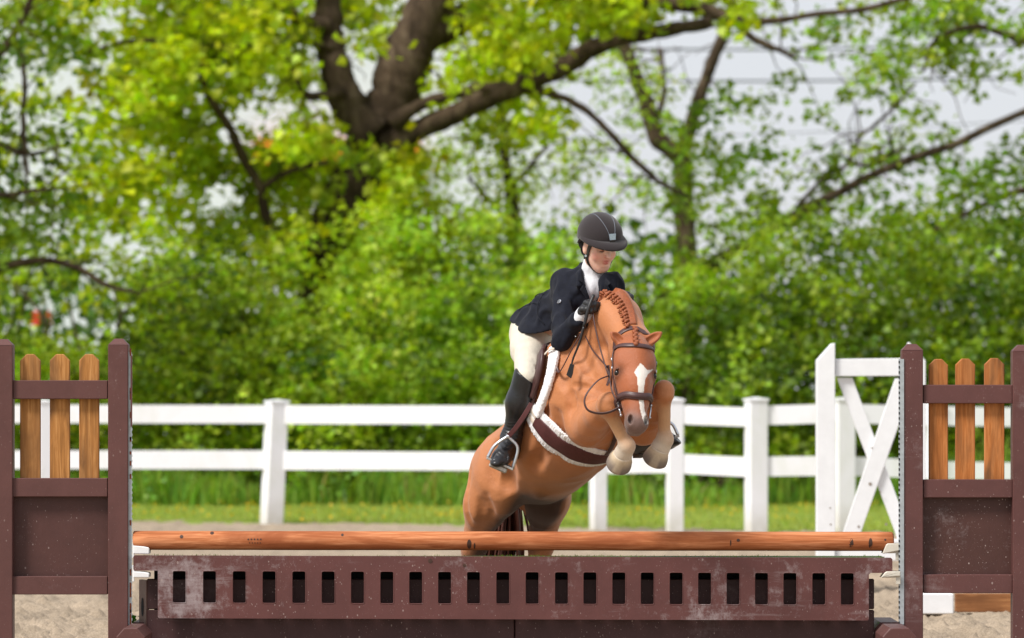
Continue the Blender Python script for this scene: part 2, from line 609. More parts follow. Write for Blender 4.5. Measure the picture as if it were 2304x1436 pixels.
def leaves(name, C, size, col, parent, mat=m_leaf, rg=rng, droop=.35):
    """C (n,3) places, size (n,), col (n,3): one folded, five lobed leaf each"""
    n = len(C)
    if n == 0: return None
    a = rg.normal(size=(n, 3)); a[:, 2] = a[:, 2] * .6 - droop; a /= np.linalg.norm(a, axis=1)[:, None]      # midrib
    u = rg.normal(size=(n, 3)); u[:, 2] += .8; u -= a * np.sum(u * a, 1)[:, None]; u /= np.linalg.norm(u, axis=1)[:, None]
    s = np.cross(a, u)
    L = size[:, None]
    pts = [C, C + a * L * .35 + s * L * .50 + u * L * .10, C + a * L * .62 + s * L * .30 + u * L * .02, C + a * L * 1.05,
           C + a * L * .62 - s * L * .30 + u * L * .02, C + a * L * .35 - s * L * .50 + u * L * .10, C + a * L * .5 - u * L * .06]
    V = np.stack(pts, 1).reshape(-1, 3)
    f = np.array([[0, 1, 6], [1, 2, 6], [2, 3, 6], [3, 4, 6], [4, 5, 6], [5, 0, 6]])
    F = (f[None] + (np.arange(n) * 7)[:, None, None]).reshape(-1, 3)
    o = mesh_np(name, V, F, mat, parent, False, np.repeat(col, 7, 0))
    return tag(o, kind='stuff')

def blades(name, X, Y, H, W, col, z0=0.0, lean=.35, rg=rng):
    n = len(X); ph = rg.uniform(0, 6.28, n); dx, dy = np.cos(ph), np.sin(ph)
    l = rg.uniform(.05, lean, n) * H; th = rg.uniform(0, 6.28, n)
    b0 = np.stack([X - dx * W, Y - dy * W, np.full(n, z0)], 1); b1 = np.stack([X + dx * W, Y + dy * W, np.full(n, z0)], 1)
    m0 = np.stack([X - dx * W * .8 + np.cos(th) * l * .35, Y - dy * W * .8 + np.sin(th) * l * .35, z0 + H * .6], 1)
    m1 = np.stack([X + dx * W * .8 + np.cos(th) * l * .35, Y + dy * W * .8 + np.sin(th) * l * .35, z0 + H * .6], 1)
    t = np.stack([X + np.cos(th) * l, Y + np.sin(th) * l, z0 + H], 1)
    V = np.stack([b0, b1, m1, m0, t], 1).reshape(-1, 3)
    k = np.arange(n)[:, None] * 5
    return tag(mesh_np(name, V, [np.array([[0, 1, 2, 3]]) + k, np.array([[3, 2, 4]]) + k], m_grass, None, False, np.repeat(col, 5, 0)), kind='stuff')

def vary(base, n, v=.25, h=.15, rg=rng):
    c = np.array(base)[None] * (1 + rg.uniform(-v, v, (n, 1))) * (1 + rg.uniform(-h, h, (n, 3)) * [1, .3, 1])
    return np.clip(c, .002, 1)

# mown strip, then the rank weeds under the hedge
n_ = 34000
X_ = rng.uniform(-9, 9, n_); Y_ = rng.uniform(17, 29, n_)
edge = np.interp(X_, [-14, -4, 0, 2, 5, 14], [22.6, 22.0, 20.6, 19.2, 17.0, 12.5]) + .3 * np.sin(X_ * 5) * np.sin(X_ * 1.7)
k_ = Y_ > edge; X_, Y_ = X_[k_], Y_[k_]; n_ = len(X_)
blades('grass', X_, Y_, rng.uniform(.02, .07, n_), np.full(n_, .006), vary(srgb(156, 172, 78), n_, .3, .2), -.01)
n_ = 900
X_ = rng.uniform(-9, 9, n_); Y_ = rng.uniform(21, 27, n_)
fl = vary(srgb(226, 190, 40), n_, .1, .1)
leaves('dandelions', np.stack([X_, Y_, rng.uniform(.03, .09, n_)], 1), rng.uniform(.02, .04, n_), fl, None)
bpy.data.objects['dandelions']['label'] = 'yellow dandelion heads scattered over the mown grass strip'
n_ = 17000
X_ = rng.uniform(-9, 9, n_); Y_ = 27.2 + np.abs(rng.normal(0, 1.0, n_)) + .4 * np.sin(X_ * 2.3)
hgt = (.40 + .2 * np.sin(X_ * 1.9 + 1) * np.sin(X_ * .7)) * rng.uniform(.3, 1.3, n_) ** 1.2 * (1 + .35 * np.sin(X_ * 4.3) * np.sin(X_ * 2.9 + 1))
cw = vary(srgb(136, 170, 66), n_, .35, .25)
dry = rng.random(n_) < .05; cw[dry] = vary(srgb(170, 150, 90), dry.sum(), .2)
blades('weeds', X_, Y_, hgt, rng.uniform(.008, .018, n_), cw, -.01, .5)
bpy.data.objects['weeds']['label'] = 'tall rank weeds growing along the foot of the hedge'

cl_ = rng.uniform(-9, 9, 150)
q_ = np.repeat(np.stack([cl_, 27.0 + rng.uniform(0, 2.0, 150), rng.uniform(.05, .5, 150)], 1), 26, 0)
q_ = q_ + rng.normal(size=q_.shape) * [.16, .14, .12]; q_[:, 2] = np.maximum(q_[:, 2], .02)
wc_ = np.repeat(vary(srgb(120, 160, 50), 150, .35, .3), 26, 0) * rng.uniform(.75, 1.25, (len(q_), 1))
leaves('undergrowth', q_, rng.uniform(.05, .10, len(q_)), np.clip(wc_, 0, 1), None)
bpy.data.objects['undergrowth']['label'] = 'broad leaved weeds mixed into the long grass below the hedge'

# ------------------------------------------------------------------ pale store building, sign, wires, lamp behind the trees
m_clad, nt, b, out = new_mat('pale_cladding')
c = ramp(nt, noise(nt, geo_pos(nt), .25, 5, .6), [(.3, srgb(212, 215, 228)), (.7, srgb(226, 228, 238))])
nt.links.new(c, b.inputs['Base Color']); b.inputs['Roughness'].default_value = .7
store = empty('store_building', (-9, 95, 0)); tag(store, 'large pale store building with ribbed cladding far behind the trees', 'building')
sx0, sx1 = P(-420, 0, 90)[0], P(1235, 0, 90)[0]
mb = MB(); mb.box((sx0, 90.1, -.1), (sx1, 130, 13.4)); mb.build('wall', m_clad, store)
for k in range(58):
    mb = MB(); mb.box((sx0, 90.0, .10 + k * .228), (sx1, 90.098, .10 + k * .228 + .222), .006); mb.build('cladding_board', m_clad, store)
mb = MB(); mb.box((sx0 - .2, 89.9, 13.42), (sx1 + .2, 130.3, 13.8), .03); mb.build('roof', simple_mat('grey_roof', (.3, .31, .33)), store)
m_org = simple_mat('orange_sign', srgb(238, 140, 30), .5, .05, 2, 0)
mb = MB(); a, c_ = P(570, 382, 89.6), P(946, 312, 89.6); mb.box((a[0], 89.5, a[2]), (c_[0], 89.9, c_[2]), .03); mb.build('sign_panel', m_org, store)
rs = empty('sign_board', tuple(P(88, 0, 58) * np.array([1, 1, 0]))); tag(rs, 'red sign board on a dark post seen through the left trees', 'sign')
mb = MB(); a, c_ = P(66, 732, 58), P(116, 700, 58); mb.box((a[0], 58, a[2]), (c_[0], 58.1, c_[2]), .01); mb.build('board', simple_mat('red_sign', srgb(214, 44, 34), .5, .05, 2, 0), rs)
mb = MB(); mb.box((a[0] + .12, 58.02, 0), (a[0] + .2, 58.08, a[2])); mb.build('post', simple_mat('dark_post', (.03, .035, .05)), rs)
m_dpost = simple_mat('dark_grey_post', (.05, .055, .065), .6)
lmp = empty('lamp_post', tuple(P(381, 0, 60) * np.array([1, 1, 0]))); tag(lmp, 'slender dark lamp post standing in front of the pale store building', 'lamp post')
a = P(381, 240, 60)
mb = MB(); mb.tube([(a[0], 60, 0), (a[0], 60, a[2])], [.07, .045], 8); mb.build('pole', m_dpost, lmp, True)
mb = MB(); mb.box((a[0] - .15, 59.6, a[2]), (a[0] + .15, 60.2, a[2] + .12), .03); mb.build('lamp_head', m_dpost, lmp)
for i, (y0, y1, lab) in enumerate(((100, 112, 'upper of the two heavy cables crossing the sky at right'), (176, 183, 'lower of the two heavy cables crossing the sky at right'), (286, 300, 'thin cable sagging low behind the right tree crowns'))):
    pts = [P(1000 + 90 * k, y0 + (y1 - y0) * math.sin(math.pi * min(1, k / 14)) - (12 if i == 2 else 0) * (k - 9) * .2, 62) for k in range(20)]
    mb = MB(); mb.tube(pts, .020 if i < 2 else .008, 6); o = mb.build('power_cable', m_dpost); tag(o, lab, 'cable', 'overhead power cables')

# ------------------------------------------------------------------ trees
m_bark, nt, b, out = new_mat('dark_bark')
pos = geo_pos(nt)
nb_ = noise(nt, pos, 7, 6, .7, .6, stretch=(1, 1, .22))
nt.links.new(ramp(nt, nb_, [(.3, srgb(44, 36, 28)), (.55, srgb(84, 70, 56)), (.75, srgb(122, 108, 88))]), b.inputs['Base Color'])
b.inputs['Roughness'].default_value = .95; b.inputs['Specular IOR Level'].default_value = .1
bump(nt, b, nb_, 1.0, .06)

def limb(tree, pts, Y, name='branch', dy=0.0, seed=0):
    """a limb through photo points (x, y, radius in pixels) at its depth, leaning dy metres away along its length"""
    r = np.random.default_rng(seed + abs(int(pts[0][0])))
    q = spline([(a, b_, c_) for a, b_, c_ in pts], max(8, 6 * len(pts)))
    n = len(q); W = []
    for i, (a, b_, c_) in enumerate(q):
        YY = Y + dy * i / n
        W.append(P(a, b_, YY))
    W = np.array(W); W += np.cumsum(r.normal(0, .004, W.shape), 0)
    rad = np.maximum(q[:, 2], 1.2) * (20 + Y) / FPX
    mb = MB(); mb.tube(W, rad * (1 + r.normal(0, .05, n)), 10 if rad.max() > .08 else 6, noise=.08)
    o = mb.build(name, m_bark, tree, True)
    return W

def twigs(tree, W, rg, n, Lm, down=.1):
    for _ in range(n):
        i = rg.integers(len(W) // 4, len(W)); p = W[i]
        d = nrm(rg.normal(size=3) * [1, .6, .8] + [0, 0, -down]); L = Lm * rg.uniform(.4, 1.2)
        pts = [p]
        for k in range(4): d = nrm(d + rg.normal(0, .25, 3)); pts.append(pts[-1] + d * L / 4)
        TW.append((pts, .012)); TE.append(pts[-1]); TE.append(pts[-2])

TREES = {}
def tree(key, px_, Y, label, cat='tree', group='trees behind the white fence'):
    t = empty(key, tuple(P(px_, 0, Y) * np.array([1, 1, 0]))); tag(t, label, cat, group); return t
oak = tree('oak_tree', 700, 33, 'massive leaning oak tree with thick dark forking trunk behind the fence')
ltr = tree('maple_tree', -60, 27, 'dark leaved maple tree hanging in from the left edge of the picture')
mtr = tree('slender_tree', 1545, 38, 'forked slim tree with thin leaves above and right of the rider')
rtr = tree('spreading_tree', 2420, 34, 'tree at far right with a long branch slanting down towards the rider')
ttr = tree('young_tree', 1150, 36, 'thin young tree with a dark stem just left above the rider')
rg = np.random.default_rng(21)
TWS = {}
def grow(t, limbs, ntw, Lm):
    global TW, TE
    TW, TE = [], []
    for pts, Y, nm, dy in limbs:
        W = limb(t, pts, Y, nm, dy)
        if nm == 'branch': twigs(t, W, rg, ntw, Lm)
    mb = MB()
    for pts, r in TW: mb.tube(pts, np.linspace(r, r * .4, len(pts)), 4, caps=False)
    if TW: tag(mb.build('twigs', m_bark, t, True), kind='stuff')
grow(oak, [
    ([(684, 1150, 70), (690, 1000, 58), (695, 860, 50), (700, 740, 46), (706, 640, 44), (722, 560, 50), (762, 470, 56), (806, 380, 60), (842, 300, 66), (856, 250, 64)], 33, 'trunk', 0),
    ([(838, 310, 48), (792, 250, 42), (766, 180, 37), (746, 100, 34), (738, 20, 32), (732, -90, 28)], 32.6, 'branch', .2),
    ([(850, 300, 60), (880, 220, 58), (905, 140, 60), (940, 60, 54), (985, -40, 48), (1010, -120, 42)], 33, 'branch', .5),
    ([(925, 90, 45), (1000, 60, 36), (1060, 25, 30), (1120, -30, 25)], 33.2, 'branch', .5),
    ([(866, 330, 34), (930, 297, 27), (1010, 265, 24), (1100, 225, 24), (1180, 195, 22), (1260, 160, 22), (1330, 115, 22), (1400, 90, 18), (1500, 70, 16), (1600, 48, 13)], 32.7, 'branch', -1.0),
    ([(884, 280, 20), (950, 240, 14), (1040, 212, 13), (1130, 200, 13), (1200, 194, 12)], 32.5, 'branch', -.2),
    ([(1180, 198, 12), (1250, 215, 9), (1320, 250, 8), (1380, 310, 8), (1440, 370, 7), (1490, 410, 6), (1560, 446, 4)], 32.3, 'branch', -.5),
    ([(1130, -60, 24), (1250, -20, 20), (1350, 0, 18), (1450, 10, 16), (1560, 20, 16), (1640, 45, 14), (1720, 55, 9), (1840, 40, 7), (1950, 25, 7), (2070, -10, 6)], 32.5, 'branch', -1.0),
    ([(1655, 52, 10), (1700, 88, 8), (1760, 110, 6), (1785, 128, 4)], 31.8, 'branch', 0),
    ([(742, 60, 18), (670, 44, 15), (610, 8, 14), (570, -40, 12)], 32.6, 'branch', -.5),
    ([(748, 110, 11), (650, 88, 9), (560, 106, 7), (480, 112, 5)], 32.6, 'branch', -.8),
    ([(720, 562, 30), (672, 548, 18), (612, 510, 13), (590, 425, 12), (548, 352, 11), (512, 282, 10), (470, 220, 9), (444, 132, 8), (396, 98, 6), (300, 90, 5), (180, 116, 4)], 32.4, 'branch', -1.2),
    ([(590, 425, 8), (650, 388, 6), (740, 372, 5)], 32, 'branch', -.3),
    ([(690, 556, 14), (620, 560, 9), (560, 590, 6), (500, 600, 4)], 32.2, 'branch', -.5),
    ([(776, 210, 14), (700, 214, 10), (672, 180, 7), (640, 120, 5)], 32.4, 'branch', -.5)], 7, 1.0)
grow(ltr, [
    ([(-90, 1180, 40), (-70, 900, 36), (-60, 600, 30), (-70, 300, 26), (-90, 0, 22)], 27, 'trunk', 0),
    ([(-70, 640, 13), (20, 600, 10), (100, 588, 8), (180, 606, 7), (240, 640, 6), (310, 660, 4)], 27, 'branch', -.4),
    ([(-70, 420, 10), (0, 440, 7), (70, 432, 5), (150, 424, 3)], 27, 'branch', -.4),
    ([(-70, 200, 14), (10, 110, 10), (60, 20, 8), (90, -60, 6)], 27, 'branch', -.4),
    ([(48, 120, 5), (52, 200, 6), (46, 300, 6), (56, 400, 5)], 26.8, 'branch', 0),
    ([(-60, 330, 8), (0, 330, 6), (60, 350, 4), (130, 330, 3)], 26.8, 'branch', 0)], 9, .8)
grow(mtr, [
    ([(1556, 1100, 30), (1552, 800, 27), (1548, 560, 25), (1545, 440, 23), (1540, 350, 22)], 38, 'trunk', 0),
    ([(1536, 356, 22), (1480, 310, 21), (1458, 245, 18), (1432, 180, 16), (1404, 112, 14), (1380, 30, 10)], 38, 'branch', 0),
    ([(1534, 350, 18), (1560, 255, 15), (1592, 170, 13), (1620, 92, 13), (1650, 0, 10)], 38, 'branch', .3),
    ([(1478, 270, 7), (1496, 195, 6), (1490, 110, 5)], 38, 'branch', .3)], 7, 1.1)
grow(rtr, [
    ([(2460, 1200, 60), (2440, 700, 50), (2430, 300, 44), (2400, 0, 36)], 34, 'trunk', 0),
    ([(2430, 200, 20), (2320, 246, 9), (2230, 280, 9), (2150, 315, 9), (2050, 345, 9), (1960, 385, 10), (1880, 425, 10), (1800, 465, 12), (1720, 515, 13), (1640, 560, 14), (1560, 604, 17), (1505, 646, 19), (1470, 690, 16)], 34, 'branch', 0),
    ([(1790, 470, 6), (1850, 405, 4), (1912, 365, 4), (1935, 312, 4), (1985, 268, 4), (2060, 184, 3)], 34, 'branch', 0),
    ([(1905, 362, 4), (1960, 372, 4), (2040, 330, 3)], 34, 'branch', 0),
    ([(2400, 120, 14), (2300, 90, 9), (2200, 60, 7), (2110, 90, 5), (2080, 160, 4)], 34, 'branch', 0),
    ([(2420, 420, 14), (2300, 430, 9), (2200, 470, 7), (2100, 520, 5)], 34, 'branch', 0)], 9, 1.1)
grow(ttr, [
    ([(1160, 1100, 22), (1158, 700, 20), (1152, 500, 18), (1146, 430, 13), (1136, 350, 10), (1128, 280, 8), (1120, 180, 5)], 36, 'trunk', 0),
    ([(1146, 430, 8), (1180, 390, 5), (1230, 330, 4)], 36, 'branch', 0),
    ([(1155, 520, 8), (1100, 450, 5), (1050, 400, 4)], 36, 'branch', 0)], 8, .9)

# crowns: how much of each 96 x 70 pixel cell the leaves close, read off the photograph row by row
DENS = ["576888875656799865455786", "786898865568887511256665", "655887653569868521367555", "645986455346765565445646",
        "447876788645653675435667", "547754788865665785446778", "787445678867656786567878", "776366678998767857878878",
        "553588878999875578988999", "454799989999997899999999", "646899999999999999999999", "999999999999999999999999",
        "999999999999999999999999", "999999999999999999999999", "999999999999999999999999"]
SHRUB_X = [-160, 90, 340, 590, 850, 1110, 1370, 1640, 1900, 2150, 2400]
SH_LAB = ['bright leafy shrub beyond the frame edge at far left', 'yellow green shrub behind the left picket wing', 'shrub just right of the left picket wing', 'shrub behind the leaning white post',
          'tall bright shrub below the oak trunk', 'dense shrub directly behind the rider', 'shrub behind the horse head', 'olive shrub left of the white gate', 'shrub behind the white cross braced gate', 'dark olive shrub behind the right picket wing', 'dark shrub at the far right edge']
shrubs = [tree('hedge_shrub', x, 30.5, SH_LAB[i], 'shrub', 'shrubs forming the hedge behind the fence') for i, x in enumerate(SHRUB_X)]
OWN = {}
def put(key, p, s, c):
    OWN.setdefault(key, [[], [], []]); OWN[key][0].append(p); OWN[key][1].append(s); OWN[key][2].append(c)
def mixcol(a, b, t): return np.array(a) * (1 - t) + np.array(b) * t
YG, MG, OL, DK, LT = srgb(186, 200, 28), srgb(138, 178, 32), srgb(138, 162, 16), srgb(52, 84, 12), srgb(186, 206, 70)
rg = np.random.default_rng(33)
for r_i in range(-2, 15):
    for c_i in range(-2, 26):
        ch = int(DENS[min(14, max(0, r_i))][min(23, max(0, c_i))])
        cov = min(.975, ch / 9.3 * .97)
        px0, py0 = c_i * 96, r_i * 70
        cov = min(.975, cov + .06) if c_i < 14 else cov
        base = -math.log(1 - cov) * (2.9 if c_i < 15 else 2.6)
        if r_i >= 10: base *= 1.15
        for _ in range(rg.poisson(base)):
            px_ = px0 + rg.uniform(0, 96); py_ = py0 + rg.uniform(0, 70)
            if r_i >= 7 and rg.random() < (.55 + .15 * (r_i - 7)):
                k = int(np.argmin(np.abs(np.array(SHRUB_X) - px_ + rg.normal(0, 50)))); key = ('s', k)
                Y = 30 + rg.uniform(-1.6 if r_i < 11 else -2.3, 2.6 if r_i < 11 else 1.2); sz = (.06, .115); nl = 50; rad = .17
                t = np.clip((px_ - 1250) / 700, 0, 1)
                col = mixcol(mixcol(MG, LT, rg.random() * .8), mixcol(OL, DK, rg.random() * .7), t * rg.uniform(.5, 1))
                if rg.random() < .22: col = mixcol(col, DK, .6)
                if px_ < 900: col = mixcol(col, YG, rg.random() * .5)
            elif px_ > 1700 or (px_ > 1500 and rg.random() < .5):
                key = 'r'; Y = 34 + rg.uniform(-2, 3); sz = (.07, .14); nl = 36; rad = .16
                col = mixcol(mixcol(OL, MG, rg.random()), DK, rg.random() * .45)
                if rg.random() < .2: col = mixcol(col, LT, .6)
            elif px_ > 1330 and py_ > 60:
                key = 'm'; Y = 38 + rg.uniform(-1.5, 2); sz = (.065, .115); nl = 32; rad = .17
                col = mixcol(mixcol(OL, LT, rg.random() * .7), MG, rg.random() * .6)
            elif px_ > 960 and py_ > 300:
                key = 't'; Y = 36 + rg.uniform(-1, 2); sz = (.065, .11); nl = 30; rad = .18
                col = mixcol(mixcol(YG, LT, rg.random()), MG, rg.random() * .6)
            elif px_ < 190 and rg.random() < .55:
                key = 'l'; Y = 27 + rg.uniform(-1, 1); sz = (.08, .14); nl = 26; rad = .17
                col = mixcol(mixcol(MG, DK, .35 + rg.random() * .6), YG, rg.random() * .3)
            else:
                key = 'o'; Y = 32.5 + rg.uniform(-2.2, 2.6); sz = (.08, .18); nl = 44; rad = .18
                col = mixcol(YG, MG, rg.random() * .42)
                if rg.random() < .18: col = mixcol(col, DK, .5)
                if rg.random() < .05: col = mixcol(col, srgb(150, 130, 30), .4)
            # keep the big trunks readable
            if key == 'o' and Y < 34 and ((abs(px_ - (858 + (300 - py_) * .34)) < 96 and -80 < py_ < 320) or (abs(px_ - 752) < 72 and py_ < 260) or (abs(py_ - np.interp(px_, [880, 1010, 1180, 1330, 1400, 1600], [312, 258, 192, 115, 88, 46])) < 48 and 880 < px_ < 1560) or (abs(px_ - (520 + (py_ - 280) * .45)) < 30 and 120 < py_ < 440)) and rg.random() < .95: continue
            if key == 'r' and Y < 34.6 and 1480 < px_ < 2304 and abs(py_ - np.interp(px_, [1505, 1640, 1800, 1960, 2150, 2320], [646, 560, 465, 385, 315, 246])) < 30 and rg.random() < .85: continue
            if (abs(px_ - (842 - (py_ - 300) * .55)) < 60 and 300 < py_ < 420) and key == 'o' and rg.random() < .6: continue
            if abs(px_ - np.interp(py_, [380, 470, 560, 640, 740], [806, 762, 716, 704, 700])) < 44 and 380 < py_ < 720 and Y < 33.6 and rg.random() < .82: continue
            if math.hypot(px_ - 86, py_ - 712) < 48 and rg.random() < .85: continue
            if math.hypot((px_ - 630) / 1.5, py_ - 345) < 34 and rg.random() < .28: continue
            if math.hypot(px_ - 942, py_ - 348) < 36 and rg.random() < .7: continue
            # darker growth at far left and right; left hedge's shadows painted into leaf colour
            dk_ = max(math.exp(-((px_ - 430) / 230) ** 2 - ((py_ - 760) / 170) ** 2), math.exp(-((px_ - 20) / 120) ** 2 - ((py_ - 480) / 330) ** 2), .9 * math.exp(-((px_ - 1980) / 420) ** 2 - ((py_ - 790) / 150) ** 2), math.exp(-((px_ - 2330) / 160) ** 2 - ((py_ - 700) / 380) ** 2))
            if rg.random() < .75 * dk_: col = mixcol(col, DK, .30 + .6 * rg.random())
            c = P(px_, py_, Y)
            if c[2] < .05: continue
            nn = rg.poisson(nl)
            q = rg.normal(size=(nn, 3)) * [rad, rad * .8, rad * .7]
            q[:, 2] -= .25 * np.abs(q[:, 0])
            pc = c + q; pc[:, 2] = np.maximum(pc[:, 2], .02)
            put(key, pc, rg.uniform(sz[0], sz[1], nn), np.clip(col[None] * rg.uniform(.72, 1.2) * (1 + rg.uniform(-.22, .28, (nn, 1))) * (1 + rg.uniform(-.12, .12, (nn, 3))), .003, 1))
for key, (a, b_, c_) in OWN.items():
    own = {'o': oak, 'l': ltr, 'm': mtr, 'r': rtr, 't': ttr}.get(key) if isinstance(key, str) else shrubs[key[1]]
    leaves('foliage', np.concatenate(a), np.concatenate(b_), np.concatenate(c_), own, rg=rg)
for i, s_ in enumerate(shrubs):     # stems
    for k in range(5):
        x = SHRUB_X[i] + rg.uniform(-90, 90)
        d0 = 30 + rg.uniform(-.8, 1.5)
        pts = [P(x * .5 + SHRUB_X[i] * .5, 0, d0) * [1, 1, 0]]
        pts += [P(x + rg.normal(0, 25), y_, d0 + rg.normal(0, .2)) for y_ in (980, 860, 740, 640)]
        mb = MB(); mb.tube(spline(pts, 14), np.linspace(.035, .008, 14), 6); mb.build('stem', m_bark, s_, True)
# the wood behind the hedge: one dark mass
n_ = 15000
X_ = rng.uniform(-14, 14, n_); Y_ = rng.uniform(38, 44, n_); Z_ = rng.uniform(0, 3.4, n_) * (1 + .15 * np.sin(X_ * 1.3))
leaves('woods', np.stack([X_, Y_, Z_], 1), rng.uniform(.12, .22, n_), vary(srgb(70, 104, 26), n_, .4, .2), None)
bpy.data.objects['woods']['label'] = 'dark thicket filling the depth behind the hedge'

# ------------------------------------------------------------------ white fence
m_white, nt, b, out = new_mat('white_vinyl')
pos = geo_pos(nt); sx_ = N(nt, 'ShaderNodeSeparateXYZ'); nt.links.new(pos, sx_.inputs[0])
dz_ = N(nt, 'ShaderNodeMapRange'); nt.links.new(sx_.outputs[2], dz_.inputs[0]); dz_.inputs[1].default_value = .28; dz_.inputs[2].default_value = 0; dz_.inputs[3].default_value = 0; dz_.inputs[4].default_value = 1
dm_ = N(nt, 'ShaderNodeMath', operation='MULTIPLY'); nt.links.new(dz_.outputs[0], dm_.inputs[0]); nt.links.new(noise(nt, pos, 9, 5, .7), dm_.inputs[1])
c = ramp(nt, noise(nt, pos, 1.6, 6, .7, .6, stretch=(1, 1, .5)), [(.38, (.78, .80, .78)), (.52, (.86, .87, .90))])
nt.links.new(mixc(nt, dm_.outputs[0], c, (.42, .40, .28)), b.inputs['Base Color']); b.inputs['Roughness'].default_value = .5
m_wpaint = simple_mat('white_paint', (.80, .81, .83), .55, .05, 12, .25, .002, spec=.4)
fence = empty('white_fence', (0, 21, 0)); tag(fence, 'white two rail fence running between the arena and the hedge', 'fence')
def fpost(px_, top, Y, w=.13, lean=0.0, rz=12):
    d = 20 + Y; base = P(px_, HZ, Y); zt = CAMZ - (top - HZ) * d / FPX
    c, s = math.cos(math.radians(rz)), math.sin(math.radians(rz))
    M = np.array([[c, -s, lean, base[0]], [s, c, 0, Y], [0, 0, 1, 0], [0, 0, 0, 1.0]])
    mb = MB(); mb.box((-w / 2, -w / 2, -.1), (w / 2, w / 2, zt - .035), .006, M)
    e = w / 2 + .010; z0 = zt - .034
    V_ = [(-e, -e, z0), (e, -e, z0), (e, e, z0), (-e, e, z0), (-e, -e, z0 + .02), (e, -e, z0 + .02), (e, e, z0 + .02), (-e, e, z0 + .02), (0, 0, z0 + .036)]
    V_ = np.array(V_) @ M[:3, :3].T + M[:3, 3]
    p_ = mb.build('post', m_white, fence)
    m2 = MB(); m2.add(V_, [(3, 2, 1, 0), (0, 1, 5, 4), (1, 2, 6, 5), (2, 3, 7, 6), (3, 0, 4, 7), (4, 5, 8), (5, 6, 8), (6, 7, 8), (7, 4, 8)]); m2.build('cap', m_white, p_)
fpost(100, 899, 21.3, rz=20); fpost(-420, 899, 21.3); fpost(611, 899, 21.3, .18, .045, 26); fpost(1158, 900, 20.6, rz=20)
fpost(1346, 896, 18.7, rz=20); fpost(1518, 895, 18.6, .14); fpost(1701, 894, 18.4, .17, rz=18); fpost(1898, 894, 18.4, .17, rz=18); fpost(2100, 896, 18.6); fpost(2310, 897, 18.8); fpost(2540, 897, 18.8)
def frail(x0, ya0, yb0, Y0, x1, ya1, yb1, Y1):
    a, b_ = P(x0, ya0, Y0), P(x0, yb0, Y0); c, d = P(x1, ya1, Y1), P(x1, yb1, Y1); t = .04
    V_ = [a, b_, d, c] + [q + np.array([0, t, 0]) for q in (a, b_, d, c)]
    V_ = [q - np.array([0, t / 2, 0]) for q in V_]
    mb = MB(); mb.add(V_, [(0, 1, 2, 3), (7, 6, 5, 4), (0, 3, 7, 4), (1, 5, 6, 2), (0, 4, 5, 1), (3, 2, 6, 7)]); mb.build('rail', m_white, fence)
for a in ((-420, 910, 952, 21.3, 100, 911, 952, 21.3), (-420, 1014, 1055, 21.3, 100, 1014, 1055, 21.3), (100, 911, 952, 21.3, 611, 912, 953, 21.3), (100, 1014, 1055, 21.3, 611, 1014, 1056, 21.3),
          (611, 912, 954, 21.3, 1158, 913, 955, 20.6), (611, 1015, 1057, 21.3, 1158, 1018, 1059, 20.6),
          (1158, 913, 955, 20.6, 1346, 914, 956, 18.7), (1158, 1018, 1059, 20.6, 1346, 1026, 1066, 18.7), (1346, 914, 956, 18.7, 1518, 911, 953, 18.6), (1346, 1026, 1066, 18.7, 1518, 1021, 1064, 18.6),
          (1518, 911, 954, 18.6, 1701, 918, 961, 18.4), (1518, 1021, 1065, 18.6, 1701, 1030, 1074, 18.4), (1701, 914, 957, 18.4, 1898, 908, 951, 18.4), (1701, 1028, 1072, 18.4, 1898, 1026, 1070, 18.4),
          (1898, 909, 952, 18.4, 2100, 914, 957, 18.6), (1898, 1027, 1070, 18.4, 2100, 1036, 1077, 18.6), (2100, 914, 957, 18.6, 2310, 918, 961, 18.8), (2100, 1038, 1078, 18.6, 2310, 1042, 1080, 18.8),
          (2310, 918, 961, 18.8, 2540, 918, 961, 18.8), (2310, 1042, 1080, 18.8, 2540, 1042, 1080, 18.8)):
    frail(*a)
